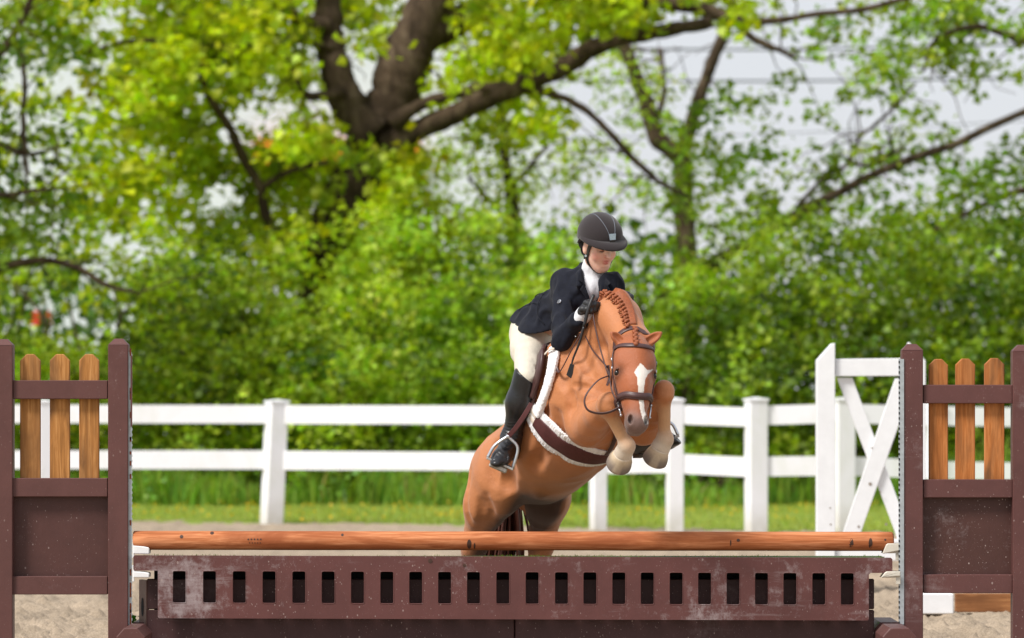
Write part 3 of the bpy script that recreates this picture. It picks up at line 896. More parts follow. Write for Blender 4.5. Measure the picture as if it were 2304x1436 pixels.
# ================================================================== the jump
def paint(name, col, speck=.5, scuff=.3, var=.15, rough=.5):
    """old exterior paint: grain, pale splashes, scratches and chalky scuffs"""
    m, nt, b, out = new_mat(name)
    pos = geo_pos(nt)
    n1 = noise(nt, pos, 4, 7, .7, .3)
    c = ramp(nt, n1, [(.3, tuple(x * (1 - var) for x in col)), (.7, tuple(x * (1 + var) for x in col))])
    # chalky, streaked scuffs, where a broad mask lets them through
    msk = noise(nt, pos, 1.7, 4, .6)
    for sc_, st, lo, amt in ((16, (1, 1, 1), .0, 1.0), (11, (.25, 1, 2.2), .02, .8), (60, (1, 1, .35), .03, .8)):
        sc = noise(nt, pos, sc_, 8, .78, .15, stretch=st)
        mu = N(nt, 'ShaderNodeMath', operation='MULTIPLY'); nt.links.new(sc, mu.inputs[0]); nt.links.new(msk, mu.inputs[1])
        f = ramp(nt, mu.outputs[0], [(.335 - .07 * scuff + lo, (0, 0, 0)), (.44 - .05 * scuff + lo, (scuff * amt * .8,) * 3)])
        c = mixc(nt, f, c, srgb(168, 156, 156))
    for sc_, k1, k2, am in ((26, .36, -.115, 1.0), (52, .40, -.120, .9), (110, .42, -.13, .7)):
        vo = N(nt, 'ShaderNodeTexVoronoi'); vo.inputs['Scale'].default_value = sc_; vo.inputs['Randomness'].default_value = 1
        mp = N(nt, 'ShaderNodeMapping'); mp.inputs['Scale'].default_value = (1, 1, .7); mp.inputs['Rotation'].default_value = (0, .5 * am, 0); nt.links.new(pos, mp.inputs[0]); nt.links.new(mp.outputs[0], vo.inputs['Vector'])
        sz = noise(nt, pos, 2.3 + sc_ * .05, 3, .6)
        th = N(nt, 'ShaderNodeMath', operation='MULTIPLY_ADD'); nt.links.new(sz, th.inputs[0]); th.inputs[1].default_value = k1; th.inputs[2].default_value = k2 - .02 + .03 * speck
        df = N(nt, 'ShaderNodeMath', operation='LESS_THAN'); nt.links.new(vo.outputs['Distance'], df.inputs[0]); nt.links.new(th.outputs[0], df.inputs[1])
        mk = N(nt, 'ShaderNodeMath', operation='MULTIPLY'); nt.links.new(df.outputs[0], mk.inputs[0]); mk.inputs[1].default_value = speck * am
        c = mixc(nt, mk.outputs[0], c, srgb(164, 146, 140))
    nt.links.new(c, b.inputs['Base Color'])
    b.inputs['Roughness'].default_value = rough; b.inputs['Specular IOR Level'].default_value = .35
    bump(nt, b, noise(nt, pos, 40, 6, .75, stretch=(1, 1, .3)), .35, .004)
    return m
m_pl = paint('brown_paint', srgb(92, 59, 55), .32, .12)
m_pp = paint('brown_panel_paint', srgb(78, 49, 45), .50, .12)
m_pr = paint('worn_brown_paint', srgb(92, 58, 55), .62, .26)
m_prp = paint('splashed_panel_paint', srgb(76, 48, 43), 1.0, .45)
m_gate = paint('worn_red_brown_plank', srgb(94, 57, 54), .60, .66)
m_box = paint('dark_box_paint', srgb(70, 44, 44), .6, .12)

def wood(name, c0, c1, c2, along='z', knots=True):
    m, nt, b, out = new_mat(name)
    pos = geo_pos(nt)
    st = {'z': (1, 1, .06), 'x': (.06, 1, 1)}[along]
    g = noise(nt, pos, 55, 5, .6, .8, stretch=st); g2 = noise(nt, pos, 6, 4, .6, 1.0, stretch={'z': (1, 1, .25), 'x': (.25, 1, 1)}[along])
    c = ramp(nt, g, [(.32, tuple(x * .72 for x in c0)), (.46, c0), (.62, c1)])
    c = mixc(nt, ramp(nt, g2, [(.44, (0, 0, 0)), (.66, (.95,) * 3)]), c, c2)
    nt.links.new(c, b.inputs['Base Color']); b.inputs['Roughness'].default_value = .75; b.inputs['Specular IOR Level'].default_value = .2
    bump(nt, b, g, .5, .004)
    return m
m_pick = wood('stained_picket', srgb(170, 116, 62), srgb(196, 142, 86), srgb(124, 86, 52))
m_pick2 = wood('orange_picket', srgb(176, 108, 56), srgb(198, 130, 76), srgb(118, 80, 50))
m_pole = wood('rounded_pole_wood', srgb(178, 106, 64), srgb(212, 142, 98), srgb(150, 84, 50), 'x')
m_knot = simple_mat('knot', (.055, .022, .012), .6, .4, 80)
m_track = simple_mat('galvanised_track', (.42, .46, .48), .5, .2, 40, .2, .001, metal=.4)
m_rust = simple_mat('rust', srgb(120, 62, 40), .9, .3, 60)
m_hole = simple_mat('dark_gap', (.012, .012, .014), .9, .1, 20, 0)
m_cup = simple_mat('cream_cup', srgb(206, 200, 186), .5, .08, 40, .15, .001)
m_cupw = simple_mat('white_cup', srgb(228, 228, 228), .5, .05, 40, .15, .001)

def XZ(px_, py_, Y): p = P(px_, py_, Y); return p[0], p[2]
def pbox(mb, x0, y0, x1, y1, Ya, Yb, bev=.003):
    """box whose front face (depth Ya) covers pixels x0..x1, y0..y1"""
    a = P(x0, y1, Ya); b_ = P(x1, y0, Ya); return mb.box((a[0], Ya, max(a[2], -.02)), (b_[0], Yb, b_[2]), bev)

def wing(px0, posts, rails, pickets, pk_top, pk_bot, panel, matp, matpan, matpick, label, track, foot):
    w = empty('jump_wing', (P((posts[0][0] + posts[-1][1]) / 2, 0, 0)[0], 0, 0)); tag(w, label, 'jump wing', 'brown picket wings that hold up the jump')
    for (x0, x1, top) in posts:
        a, b_ = P(x0, top, -.05), P(x1, top, -.05); xw = b_[0] - a[0]; cx = (a[0] + b_[0]) / 2; zt = a[2]; h = xw / 2
        sh_ = zt - .030; t_ = h * .42
        mb = MB(); mb.box((a[0], -.05, .0), (b_[0], -.05 + xw, sh_), .003); p_ = mb.build('post', matp, w)
        e = h; cy = -.05 + h
        V_ = [(cx - e, cy - e, sh_ + .0005), (cx + e, cy - e, sh_ + .0005), (cx + e, cy + e, sh_ + .0005), (cx - e, cy + e, sh_ + .0005), (cx - t_, cy - t_, zt), (cx + t_, cy - t_, zt), (cx + t_, cy + t_, zt), (cx - t_, cy + t_, zt)]
        m2 = MB(); m2.add(V_, [(3, 2, 1, 0), (0, 1, 5, 4), (1, 2, 6, 5), (2, 3, 7, 6), (3, 0, 4, 7), (4, 5, 6, 7)]); m2.build('post_cap', matp, p_)
    for (x0, x1, ya, yb) in rails:
        mb = MB(); pbox(mb, x0, ya, x1, yb, -.032, .008); mb.build('rail', matp, w)
    for (x0, x1, top) in pickets:
        (xa, zt), (xb, _), (_, zb) = XZ(x0, top, .012), XZ(x1, top, .012), XZ(x0, pk_bot, .012)
        c_ = .32 * (xb - xa)
        mb = MB(); mb.prism([(xa, zb), (xb, zb), (xb, zt - c_), (xb - c_, zt), (xa + c_, zt), (xa, zt - c_)], .0095, .032, .003); mb.build('picket', matpick[0] if callable(matpick) else matpick, w)
    if panel:
        mb = MB(); pbox(mb, *panel, .016, .030); mb.build('panel', matpan, w)
    return w

lw = wing(0, [(-17, 28, 763), (243, 288, 762)], [(29, 242, 856, 898), (27, 242, 1076, 1118), (27, 242, 1297, 1338)], [(45, 91, 797), (112, 157, 797), (178, 223, 797)], 797, 1090,
          (24, 1110, 246, 1305), m_pl, m_pp, m_pick, 'brown jump wing with three light wooden pickets at the left end of the jump', None, None)
rw = wing(0, [(2030, 2077, 774), (2279, 2325, 776)], [(2078, 2278, 866, 908), (2078, 2278, 1079, 1120), (2078, 2278, 1293, 1335)], [(2090, 2133, 808), (2150, 2194, 807), (2215, 2260, 806)], 807, 1094,
          (2074, 1112, 2282, 1302), m_pr, m_prp, m_pick2, 'brown jump wing with three orange pickets and paint splashes at the right end', None, None)
# lower parts of the posts reach the ground; feet point towards the camera
for w, xs_, m_ in ((lw, (262, 326), m_pl), (rw, (1986, 2062), m_pr)):
    a, b_ = P(xs_[0], 0, -.45)[0], P(xs_[1], 0, -.45)[0]
    mb = MB(); mb.prism([(a, 0), (b_, 0), (b_, .145), (b_ - .035, .185), (a + .035, .185), (a, .145)], -.45, -.056, .003); mb.build('foot', m_, w)
    mb = MB(); mb.prism([(a, 0), (b_, 0), (b_, .145), (b_ - .035, .185), (a + .035, .185), (a, .145)], .056, .5, .003); mb.build('foot', m_, w)
for w, x0, x1, ya, yb, hx in ((lw, 289, 296.5, 793, 1410, 289), (rw, 2022, 2034, 808, 1405, 2022)):
    mb = MB(); pbox(mb, x0, ya, x1, yb, -.035 if w is lw else -.056, -.031 if w is lw else -.0505, 0); tr = mb.build('track', m_track, w)
    side = -1 if w is rw else 1
    xs_ = P(x0 if side < 0 else x1, 0, -.034)[0]
    zt, zb = P(0, ya, -.034)[2], P(0, yb, -.034)[2]
    mb = MB(); n_ = 52
    for k in range(n_):
        z0 = zb + (zt - zb) * (k + .15) / n_; z1 = zb + (zt - zb) * (k + .62) / n_
        yh_ = -.0352 if w is lw else -.0562
        mb.box((xs_ - .0028 if side < 0 else xs_ - .0005, yh_ - .002, z0), (xs_ + .0030 if side < 0 else xs_ + .003, yh_, z1))
    tag(mb.build('track_hole', m_hole if w is rw else m_track, w), kind='stuff')
    if w is lw:
        r_ = np.random.default_rng(6); mb = MB()
        for k in range(16):
            z0 = r_.uniform(zb, zt); mb.box((xs_ - .010, -.0372, z0), (xs_ - .002, -.0353, z0 + r_.uniform(.01, .05)))
        tag(mb.build('rust_patch', m_rust, w), kind='stuff')
        mb = MB(); pbox(mb, 294, 800, 297.5, 960, -.040, -.0355, 0); mb.build('track_lip', m_pl, w)

# rounded log pole
pole = None
pl_ = []
r_ = np.random.default_rng(12)
L0, L1 = P(300, 1216, 0), P(2010, 1218.5, 0)
n_ = 90; pts = np.array([L0 + (L1 - L0) * k / (n_ - 1) for k in range(n_)])
rad = .0455 + .0006 * np.cumsum(r_.normal(0, .25, n_)).clip(-2, 2); rad[0] = .0400; rad[-1] = .0385
pts[1] = L0 + (L1 - L0) * .0012; pts[-2] = L1 - (L1 - L0) * .0022
mb = MB(); mb.tube(pts, rad, 28, caps=True)
pole = mb.build('log_pole', m_pole, None, True); tag(pole, 'long orange brown rounded wooden pole lying across the jump cups', 'pole')
bpy.context.view_layer.update()
def knot(px_, py_, w_, h_, name='knot'):
    c = P(px_, py_, 0); dz = c[2] - (L0[2] + (L1[2] - L0[2]) * (px_ - 300) / 1710)
    V_ = []
    for ring in (1.0, .5):
        for k in range(12):
            a = 2 * math.pi * k / 12; x = c[0] + math.cos(a) * w_ / 934 * ring; z_ = dz + math.sin(a) * h_ / 934 * ring
            z_ = np.clip(z_, -.044, .044); y = -math.sqrt(max(.0456 ** 2 - z_ ** 2, 0)) - .0012
            V_.append((x, y, z_ + c[2] - dz))
    V_.append((c[0], -math.sqrt(max(.0456 ** 2 - dz ** 2, 0)) - .0016, c[2]))
    F_ = [[i, (i + 1) % 12, 12 + (i + 1) % 12, 12 + i] for i in range(12)] + [[12 + i, 12 + (i + 1) % 12, 24] for i in range(12)]
    mb = MB(); mb.add(V_, F_); mb.build(name, m_knot, pole, True)
for a in ((1056, 1224, 10, 22), (1914, 1224, 10, 26), (1957, 1222, 9, 24), (410, 1207, 8, 8), (478, 1199, 9, 7), (771, 1203, 6, 6), (1643, 1221, 3, 14), (1660, 1215, 8, 7), (1990, 1214, 5, 5), (1068, 1228, 4, 14)):
    knot(*a)
for k in range(5): knot(560 + 7 * k, 1213, 4, 4, 'stamp_mark'); knot(563 + 6 * k, 1221, 3, 3, 'stamp_mark')

# slotted plank
SL = [388, 456, 523, 590, 657, 723, 789, 855, 920, 985, 1050, 1116, 1182, 1248, 1312, 1377, 1441, 1506, 1570, 1634, 1698, 1762, 1827, 1891]
Yf, Yb_ = -.075, -.040
def G2(x, y): return XZ(x, y + 5.5 * (x - 300) / 1700 - 1.0, Yf)
mb = MB()
def gq(x0, y0, x1, y1):
    a, b_, c, d = G2(x0, y1), G2(x1, y1), G2(x1, y0), G2(x0, y0); mb.prism([a, b_, c, d], Yf, Yb_, 0)
ty0, ty1, by0, by1 = 1251, 1285, 1358, 1392
edges = [355] + [v for s_ in SL for v in (s_, s_ + 31)] + [1955]
# outline with the holes cut: band, uprights and fillets butt together
me_v, me_f = [], []
def quad(p4):
    n = len(me_v)
    for (x, z_) in p4: me_v.append((x, Yf, z_))
    me_f.append(list(range(n, n + len(p4))))
R_ = 5
def face(poly): quad([G2(*q) for q in poly][::-1])
top_poly = [(304, ty0), (2004, ty0), (2008, ty0 + 4), (2008, ty1 - 3), (2004, ty1), (1959, ty1)]
gate = empty('slotted_plank', (0, Yf, 0)); tag(gate, 'red brown slotted plank with a row of upright openings hanging below the pole', 'plank')
mb = MB()
def solid(poly, bev=0.0): mb.prism([G2(*q) for q in poly], Yf, Yb_, bev)
xs_all = [355] + [v for s_ in SL for v in (s_, s_ + 31)] + [1955]
solid([(300, ty0 + 3), (303, ty0), (355, ty0), (355, ty1), (303, ty1), (300, ty1 - 3)])
solid([(1955, ty0), (2005, ty0), (2008, ty0 + 3), (2008, ty1 - 3), (2005, ty1), (1959, ty1), (1955, ty1 + 4)])
for i in range(0, len(xs_all) - 1):
    x0, x1 = xs_all[i], xs_all[i + 1]
    if i % 2 == 0:      # upright
        lo = by1 - (3 if i in (0, len(xs_all) - 2) else 0)
        if i == 0: solid([(x0, ty0), (x1, ty0), (x1, by1), (x0 + 3, by1), (x0, by1 - 3)])
        elif i == len(xs_all) - 2: solid([(x0, ty0), (x1, ty0), (x1, by1 - 3), (x1 - 3, by1), (x0, by1)])
        else: solid([(x0, ty0), (x1, ty0), (x1, by1), (x0, by1)])
    else:
        solid([(x0, ty0), (x1, ty0), (x1, ty1 + R_), (x1 - 1.5, ty1 + 1.5), (x1 - R_, ty1), (x0 + R_, ty1), (x0 + 1.5, ty1 + 1.5), (x0, ty1 + R_)])
        solid([(x0, by1), (x1, by1), (x1, by0 - R_), (x1 - 1.5, by0 - 1.5), (x1 - R_, by0), (x0 + R_, by0), (x0 + 1.5, by0 - 1.5), (x0, by0 - R_)])
mb.build('slotted_board', m_gate, gate)
# rounded lip around each opening
for i, s_ in enumerate(SL):
    ring = [(s_ + R_, ty1), (s_ + 31 - R_, ty1), (s_ + 31 - 1, ty1 + 1), (s_ + 31, ty1 + R_), (s_ + 31, by0 - R_), (s_ + 30, by0 - 1), (s_ + 31 - R_, by0), (s_ + R_, by0), (s_ + 1, by0 - 1), (s_, by0 - R_), (s_, ty1 + R_), (s_ + 1, ty1 + 1)]
    q = np.array([(G2(*a)[0], Yf + .001, G2(*a)[1]) for a in ring + ring[:1]])
    m2 = MB(); m2.tube(q, .0028, 6, caps=False); m2.build('opening_rim', m_gate, gate, True)
# shelf behind the top edge, covered in artificial turf
m_turf = simple_mat('turf_backing', srgb(52, 74, 28), .95, .3, 60, .5)
a, b_ = P(306, 1252, -.035), P(2000, 1257, -.035)
shelf = empty('turf_topped_box', (0, .2, 0)); tag(shelf, 'low box with a green artificial turf top right behind the slotted plank', 'jump box')
mb = MB(); mb.box((a[0], -.034, b_[2] - .030), (b_[0], .40, b_[2] - .004)); mb.build('shelf', m_turf, shelf)
n_ = 2600; X_ = rng.uniform(a[0], b_[0], n_); Y_ = rng.uniform(-.036, .38, n_)
den = np.sin(X_ * 2.1 + 1) * np.sin(X_ * 5.3) + rng.normal(0, .3, n_); k_ = (den > -.1) | (X_ < -1.3); X_, Y_ = X_[k_], Y_[k_]; n_ = len(X_)
gb = blades('turf_pile', X_, Y_, rng.uniform(.004, .011, n_) * np.where(X_ < -1.4, 1.5, 1), np.full(n_, .0015), vary(srgb(110, 132, 50), n_, .35, .2), b_[2] - .004 + .0, .8)
gb.parent = shelf
# two tier brown wall box below
def gbox(x0, y0, x1, y1, name, Ya=.03, Yb=.07):
    mb = MB(); pbox(mb, x0, y0, x1, y1, Ya, Yb, .004); return mb.build(name, m_box, shelf)
zb_ = 1493
gbox(330, 1303, 1157, 1371, 'board'); gbox(1159, 1303, 1967, 1371, 'board'); gbox(330, 1373, 1157, 1560, 'board', .024, .07); gbox(1159, 1373, 1967, 1560, 'board', .024, .07)
mb = MB(); mb.box((P(345, 0, .03)[0], .075, .0), (P(1950, 0, .03)[0], .34, b_[2] - .034)); mb.build('box_core', m_hole, shelf)
m_end = paint('lit_worn_end', srgb(120, 92, 82), .4, .5)  # worn end board, its paint lightened to carry the light from the left
e0, e1 = P(312, 1306, .10), P(331, 1306, .028); zt = e1[2]
V_ = [(e0[0], .12, .0), (e1[0] - .004, .026, .0), (e1[0] - .004, .026, zt), (e0[0], .12, zt)]
mb = MB(); mb.add(V_ + [(x + .012, y + .014, z) for x, y, z in V_], [(0, 1, 2, 3), (7, 6, 5, 4), (0, 3, 7, 4), (1, 5, 6, 2), (3, 2, 6, 7), (0, 4, 5, 1)]); eb = mb.build('end_board', m_end, shelf)
mb = MB(); cz = P(0, 1366, .07)[2]; cx_, cy_ = (e0[0] + e1[0] - .004) / 2, .073; du = nrm(np.array([e1[0] - .004 - e0[0], .026 - .12, 0])); nn = np.array([du[1], -du[0], 0]); nn = nn if nn[1] < 0 else -nn
ring = [np.array([cx_, cy_, cz]) + nn * .0015 + du * .018 * math.cos(t) + np.array([0, 0, .046 * math.sin(t)]) for t in np.linspace(0, 2 * math.pi, 20)[:-1]]
mb.add(ring + [np.array([cx_, cy_, cz]) - nn * .0 + nn * .001], [[i, (i + 1) % 19, 19] for i in range(19)]); mb.build('hand_hole', m_hole, eb)
# scars on the plank: a mushroom coloured knot and nail heads
for (x, y, r) in ((968, 1262, 5), (1045, 1272, 4)):
    c = P(x, y, Yf); mb = MB(); mb.tube([c + np.array([0, .001, 0]), c - np.array([0, .002, 0])], r / 467, 9); mb.build('nail_scar', m_knot, gate)

def cup(px0, px1, ya, yb, mat, label, side, bracket=True, Y=-.05):
    """moulded jump cup: shallow trough with a lip, on a pin bracket"""
    r = empty('jump_cup', (P((px0 + px1) / 2, 0, 0)[0], -.03, P(0, yb, 0)[2])); tag(r, label, 'jump cup', 'jump cups pinned to the wing tracks')
    a = P(px0, yb, Y); b_ = P(px1, ya, Y); w = b_[0] - a[0]; h = b_[2] - a[2]; x0, x1, z0, z1 = a[0], b_[0], a[2], b_[2]
    if side > 0: prof = [(x0 + .006, z0 + .004), (x0, z0 + .10 * h), (x0 + .2 * w, z1 - .006), (x0 + .3 * w, z1), (x1, z1), (x1, z0 + .35 * h), (x1 - .25 * w, z0 + .28 * h)]
    else: prof = [(x0, z1), (x1 - .35 * w, z1 - .1 * h), (x1 - .05 * w, z1 - .22 * h), (x1, z1 - .4 * h), (x1 - .01 * w, z0 + .1 * h), (x1 - .04 * w, z0), (x0, z0 + .04 * h)]
    prof = prof if side < 0 else prof
    A_ = sum(prof[i][0] * prof[(i + 1) % len(prof)][1] - prof[(i + 1) % len(prof)][0] * prof[i][1] for i in range(len(prof)))
    if A_ < 0: prof = prof[::-1]
    mb = MB(); mb.prism(prof, Y, Y + .012, .003); mb.prism(prof, Y + .075, Y + .087, .0)
    fl = [(p0, p1 - .0) for p0, p1 in prof]
    mb.box((x0 + .012, Y + .0125, z0 + .1 * h), (x1 - .004, Y + .0745, z0 + .32 * h)); mb.build('trough', mat, r)
    if bracket:
        xb = x1 if side > 0 else x0
        mb = MB()
        if side > 0: mb.box((x1 - .020, Y + .013, z0 - .028), (x1 + .002, Y + .020, z0 + .3 * h), .002)
        else: mb.box((x0 - .006, Y + .013, z0 - .02), (x0 + .004, Y + .020, z1 + .03), .002)
        mb.build('bracket', mat, r)
    return r
cup(300, 336, 1228, 1247, m_cupw, 'pale cup carrying the pole at its left end', -1, Y=-.052)
cup(300, 336, 1286, 1300, m_cupw, 'white cup holding the left arm of the slotted plank', -1, Y=-.085)
cup(1986, 2025, 1223, 1248, m_cup, 'cream cup carrying the pole at its right end', 1, Y=-.052)
cup(1982, 2026, 1286, 1302, m_cup, 'cream cup holding the right arm of the slotted plank', 1, Y=-.085)

# white standard with cross braces further back
gt = empty('jump_standard', (P(1960, 0, 7.1)[0], 7.1, 0)); tag(gt, 'white wooden jump standard with crossed braces and slanted post tops', 'jump standard')
Yg = 7.1
def gprism(pts, Ya, Yb, name, bev=.004):
    q = [XZ(x, y, Ya) for x, y in pts]
    A_ = sum(q[i][0] * q[(i + 1) % len(q)][1] - q[(i + 1) % len(q)][0] * q[i][1] for i in range(len(q)))
    if A_ < 0: q = q[::-1]
    mb = MB(); mb.prism(q, Ya, Yb, bev); return mb.build(name, m_wpaint, gt)
gprism([(1838, 1329), (1838, 811), (1872, 773), (1879, 772), (1879, 1329)], Yg - .06, Yg + .06, 'post')
gprism([(2042, 1329), (2042, 785), (2046, 770), (2083, 812), (2083, 1329)], Yg - .06, Yg + .06, 'post')
gprism([(1880, 808), (2041, 806), (2041, 846), (1880, 847)], Yg - .03, Yg + .03, 'rail')
gprism([(1880, 1214), (2041, 1214), (2041, 1262), (1880, 1262)], Yg - .03, Yg + .03, 'rail')
gprism([(1883, 850), (1918, 850), (2041, 1180), (2041, 1213), (2020, 1213)], Yg + .004, Yg + .024, 'brace')
gprism([(2041, 852), (2041, 905), (1932, 1213), (1892, 1213), (2014, 852)], Yg - .024, Yg - .002, 'brace')
gprism([(2060, 1392), (2148, 1380), (2148, 1336), (2060, 1334)], Yg - 2.2, Yg - 2.0, 'foot') if False else None
a, b_ = P(2078, 1382, 4.25), P(2146, 1336, 4.25)
mb = MB(); mb.box((a[0] - .03, 4.25, 0), (b_[0], 4.36, b_[2]), .006); bl_ = mb.build('white_block', m_wpaint); tag(bl_, 'white painted block on the sand under the right wing', 'block')
mb = MB(); mb.box((P(2120, 0, 4.2)[0], 4.16, 0), (P(2124, 0, 4.2)[0], 4.24, b_[2] - .02)); 
r_ = np.random.default_rng(3)
for (x, y, r) in ((1958, 1089, 4), (1962, 1008, 2), (1981, 1107, 2), (1932, 1185, 3), (1994, 1180, 3), (1868, 1143, 2), (1869, 1180, 2)):
    c = P(x, y, Yg - .026 if abs(x - 1868) > 5 else Yg - .062); mb = MB(); mb.tube([c + np.array([0, .004, 0]), c - np.array([0, .001, 0])], r / 345, 8); mb.build('nail_scar', simple_mat('nail_scar_%d' % x, (.28, .24, .2), .8), gt)
a, b_ = P(2150, 1378, 4.45), P(2292, 1336, 4.45)
mb = MB(); mb.box((a[0], 4.45, 0), (b_[0] + .6, 4.50, b_[2]), .004); o = mb.build('timber_board', wood('weathered_timber', srgb(150, 100, 62), srgb(176, 124, 80), srgb(120, 78, 48), 'x')); tag(o, 'weathered orange timber board standing on the sand under the right wing', 'board')
# small green sprigs at both ends of the box
for (x, y, Y, lab, hh) in ((302, 1408, .12, 'small dark green sprig in the gap beside the left wing', .11), (1984, 1438, .1, 'bright green sprig at the right end of the jump box', .10)):
    sp = empty('sprig', tuple(P(x, 0, Y) * np.array([1, 1, 0]))); tag(sp, lab, 'plant', 'green sprigs at the ends of the jump')
    b0 = P(x, 1478, Y); n_ = 46
    q = b0 + np.stack([rng.normal(0, .016, n_), rng.normal(0, .03, n_), rng.uniform(.02, .20 if x < 400 else .15, n_)], 1)
    mb = MB(); mb.tube([b0 - [0, 0, .02], b0 + [0, 0, .16]], .003, 5); mb.build('stem', m_bark, sp)
    leaves('leaf_cluster', q, rng.uniform(.02, .04, n_), vary(srgb(60, 120, 30) if x < 400 else srgb(90, 150, 40), n_, .3), sp)
# ================================================================== the horse
yaw, pit = math.radians(30), math.radians(33)
HF = np.array([math.cos(pit) * math.sin(yaw), -math.cos(pit) * math.cos(yaw), math.sin(pit)])   # forward
HD = np.array([math.sin(pit) * math.sin(yaw), -math.sin(pit) * math.cos(yaw), -math.cos(pit)])  # towards the belly
HR = np.array([-math.cos(yaw), -math.sin(yaw), 0.0])                                           # its right side
HG = P(1300, 915, .35)
HAX = (HF, HD, HR)
def B(f, d, r): return HG + f * HF + d * HD + r * HR

TAN = srgb(192, 124, 79); RED = srgb(166, 94, 56); PALE = srgb(208, 160, 118); WHT = srgb(226, 212, 196)
DRK = srgb(120, 82, 60); GRY = srgb(112, 100, 96)
hz = Field()
# trunk
hz.el(B(-.06, .01, 0), (.44, .31, .245), HAX, .08)
hz.el(B(.20, .05, 0), (.25, .27, .215), HAX, .08)
hz.el(B(-.36, .02, 0), (.34, .245, .24), HAX, .08)
hz.el(B(-.66, -.08, 0), (.28, .18, .225), HAX, .08)
hz.el(B(.06, -.24, 0), (.20, .09, .07), HAX, .08)
for s in (1, -1):
    hz.el(B(-.66, .02, s * .130), (.23, .18, .11), HAX, .05)
    hz.el(B(.17, .02, s * .14), (.12, .24, .09), (HF * .9 + HD * .35, HD - HF * .35, HR), .05)    # shoulder blade
    hz.el(B(.33, .14, s * .09), (.09, .13, .10), HAX, .05)                                      # breast
# hind legs
for s, st, hk, ft in ((1, (1092, 1140, .84), (1052, 1296, 1.18), (1062, 1436, 1.08)), (-1, (1234, 1126, .86), (1206, 1296, 1.22), (1204, 1438, 1.15))):
    hip = B(-.68, .0, s * .125); st = P(*st); hk = P(*hk); ft = P(*ft)
    hz.rc(hip, st, .125, .095, .05)
    hz.el(st + np.array([0, 0, .02]), (.092, .12, .13), None, .04)
    mid = st * .42 + hk * .58
    hz.rc(st, mid, .092, .062, .05); hz.rc(mid, hk, .062, .048, .03)
    hz.rc(hk + np.array([0, .05, .02]), hk, .025, .04, .03)
    hz.rc(hk, ft + np.array([0, 0, .13]), .04, .034, .03, PALE)
    hz.rc(ft + np.array([0, 0, .13]), ft + np.array([0, -.05, .05]), .036, .05, .02, WHT)
    hz.rc(ft + np.array([0, -.05, .05]), ft + np.array([0, -.06, .03]), .05, .055, .02, GRY)
hz.rc(P(1205, 1080, .55), P(1216, 1104, .50), .06, .028, .05, DRK)                              # sheath
# neck
n0, n1, n2, n3 = B(.14, -.13, 0), P(1346, 806, .16), P(1388, 722, .00), P(1426, 778, -.19)
hz.rc(n0, n1, .19, .142, .08); hz.rc(n1, n2, .140, .108, .06); hz.rc(n2, n3, .108, .085, .06)
hz.rc(B(.26, .0, 0), P(1395, 850, -.05), .19, .11, .08); hz.rc(P(1395, 850, -.05), n3, .11, .08, .06)
hz.rc(P(1362, 668, .10), P(1395, 668, -.03), .022, .022, .05, RED); hz.rc(P(1395, 668, -.03), P(1425, 735, -.15), .022, .02, .05, RED)   # crest
# head
Hp, Hm = P(1429, 762, -.30), P(1433, 968, -.50)
hA = nrm(Hm - Hp)
hN = np.array([math.sin(math.radians(11)), -math.cos(math.radians(11)), 0]); hN = nrm(hN - hA * (hN @ hA))
hS = np.cross(hN, hA)                       # towards the image's right
if hS[0] < 0: hS = -hS
HL = np.linalg.norm(Hm - Hp)
def H(t, n, s): return Hp + hA * t + hN * n + hS * s     # t down the face, n out of the forehead, s sideways (metres)
HX = (hA, hN, hS)
hz.el(H(.09, -.05, 0), (.13, .105, .094), HX, .03, RED)
hz.el(H(.18, -.075, 0), (.13, .125, .084), HX, .03, RED)
for s in (1, -1):
    hz.el(H(.125, -.01, s * .064), (.07, .045, .034), HX, .03, RED)           # brow
    hz.el(H(.185, -.016, s * .084), (.030, .024, .020), HX, .02, srgb(120, 70, 42))
    hz.el(H(.23, -.10, s * .055), (.09, .085, .030), HX, .03, RED)            # jaw plate
    hz.rc(H(.22, -.03, s * .068), H(.33, -.02, s * .05), .014, .008, .025, RED)  # facial crest
hz.rc(H(.10, .012, 0), H(.26, .015, 0), .055, .050, .05, RED)
hz.rc(H(.24, -.005, 0), H(.42, -.002, 0), .064, .046, .04, RED)
hz.rc(H(.24, -.06, 0), H(.40, -.045, 0), .058, .042, .04, RED)
hz.el(H(.445, -.012, 0), (.045, .05, .052), HX, .03, GRY)
for s in (1, -1):
    hz.el(H(.435, .012, s * .032), (.036, .026, .020), HX, .015, GRY)
    hz.el(H(.438, .036, s * .040), (.024, .028, .0125), (hA, nrm(hN + s * .5 * hS), nrm(hS - s * .5 * hN)), .006, op='-')
hz.rc(H(.455, -.055, -.012), H(.455, -.055, .012), .026, .026, .015, GRY)     # chin
for s in (1, -1):                                                           # eye socket
    hz.el(H(.187, .008, s * .098), (.017, .018, .012), HX, .006, op='-')
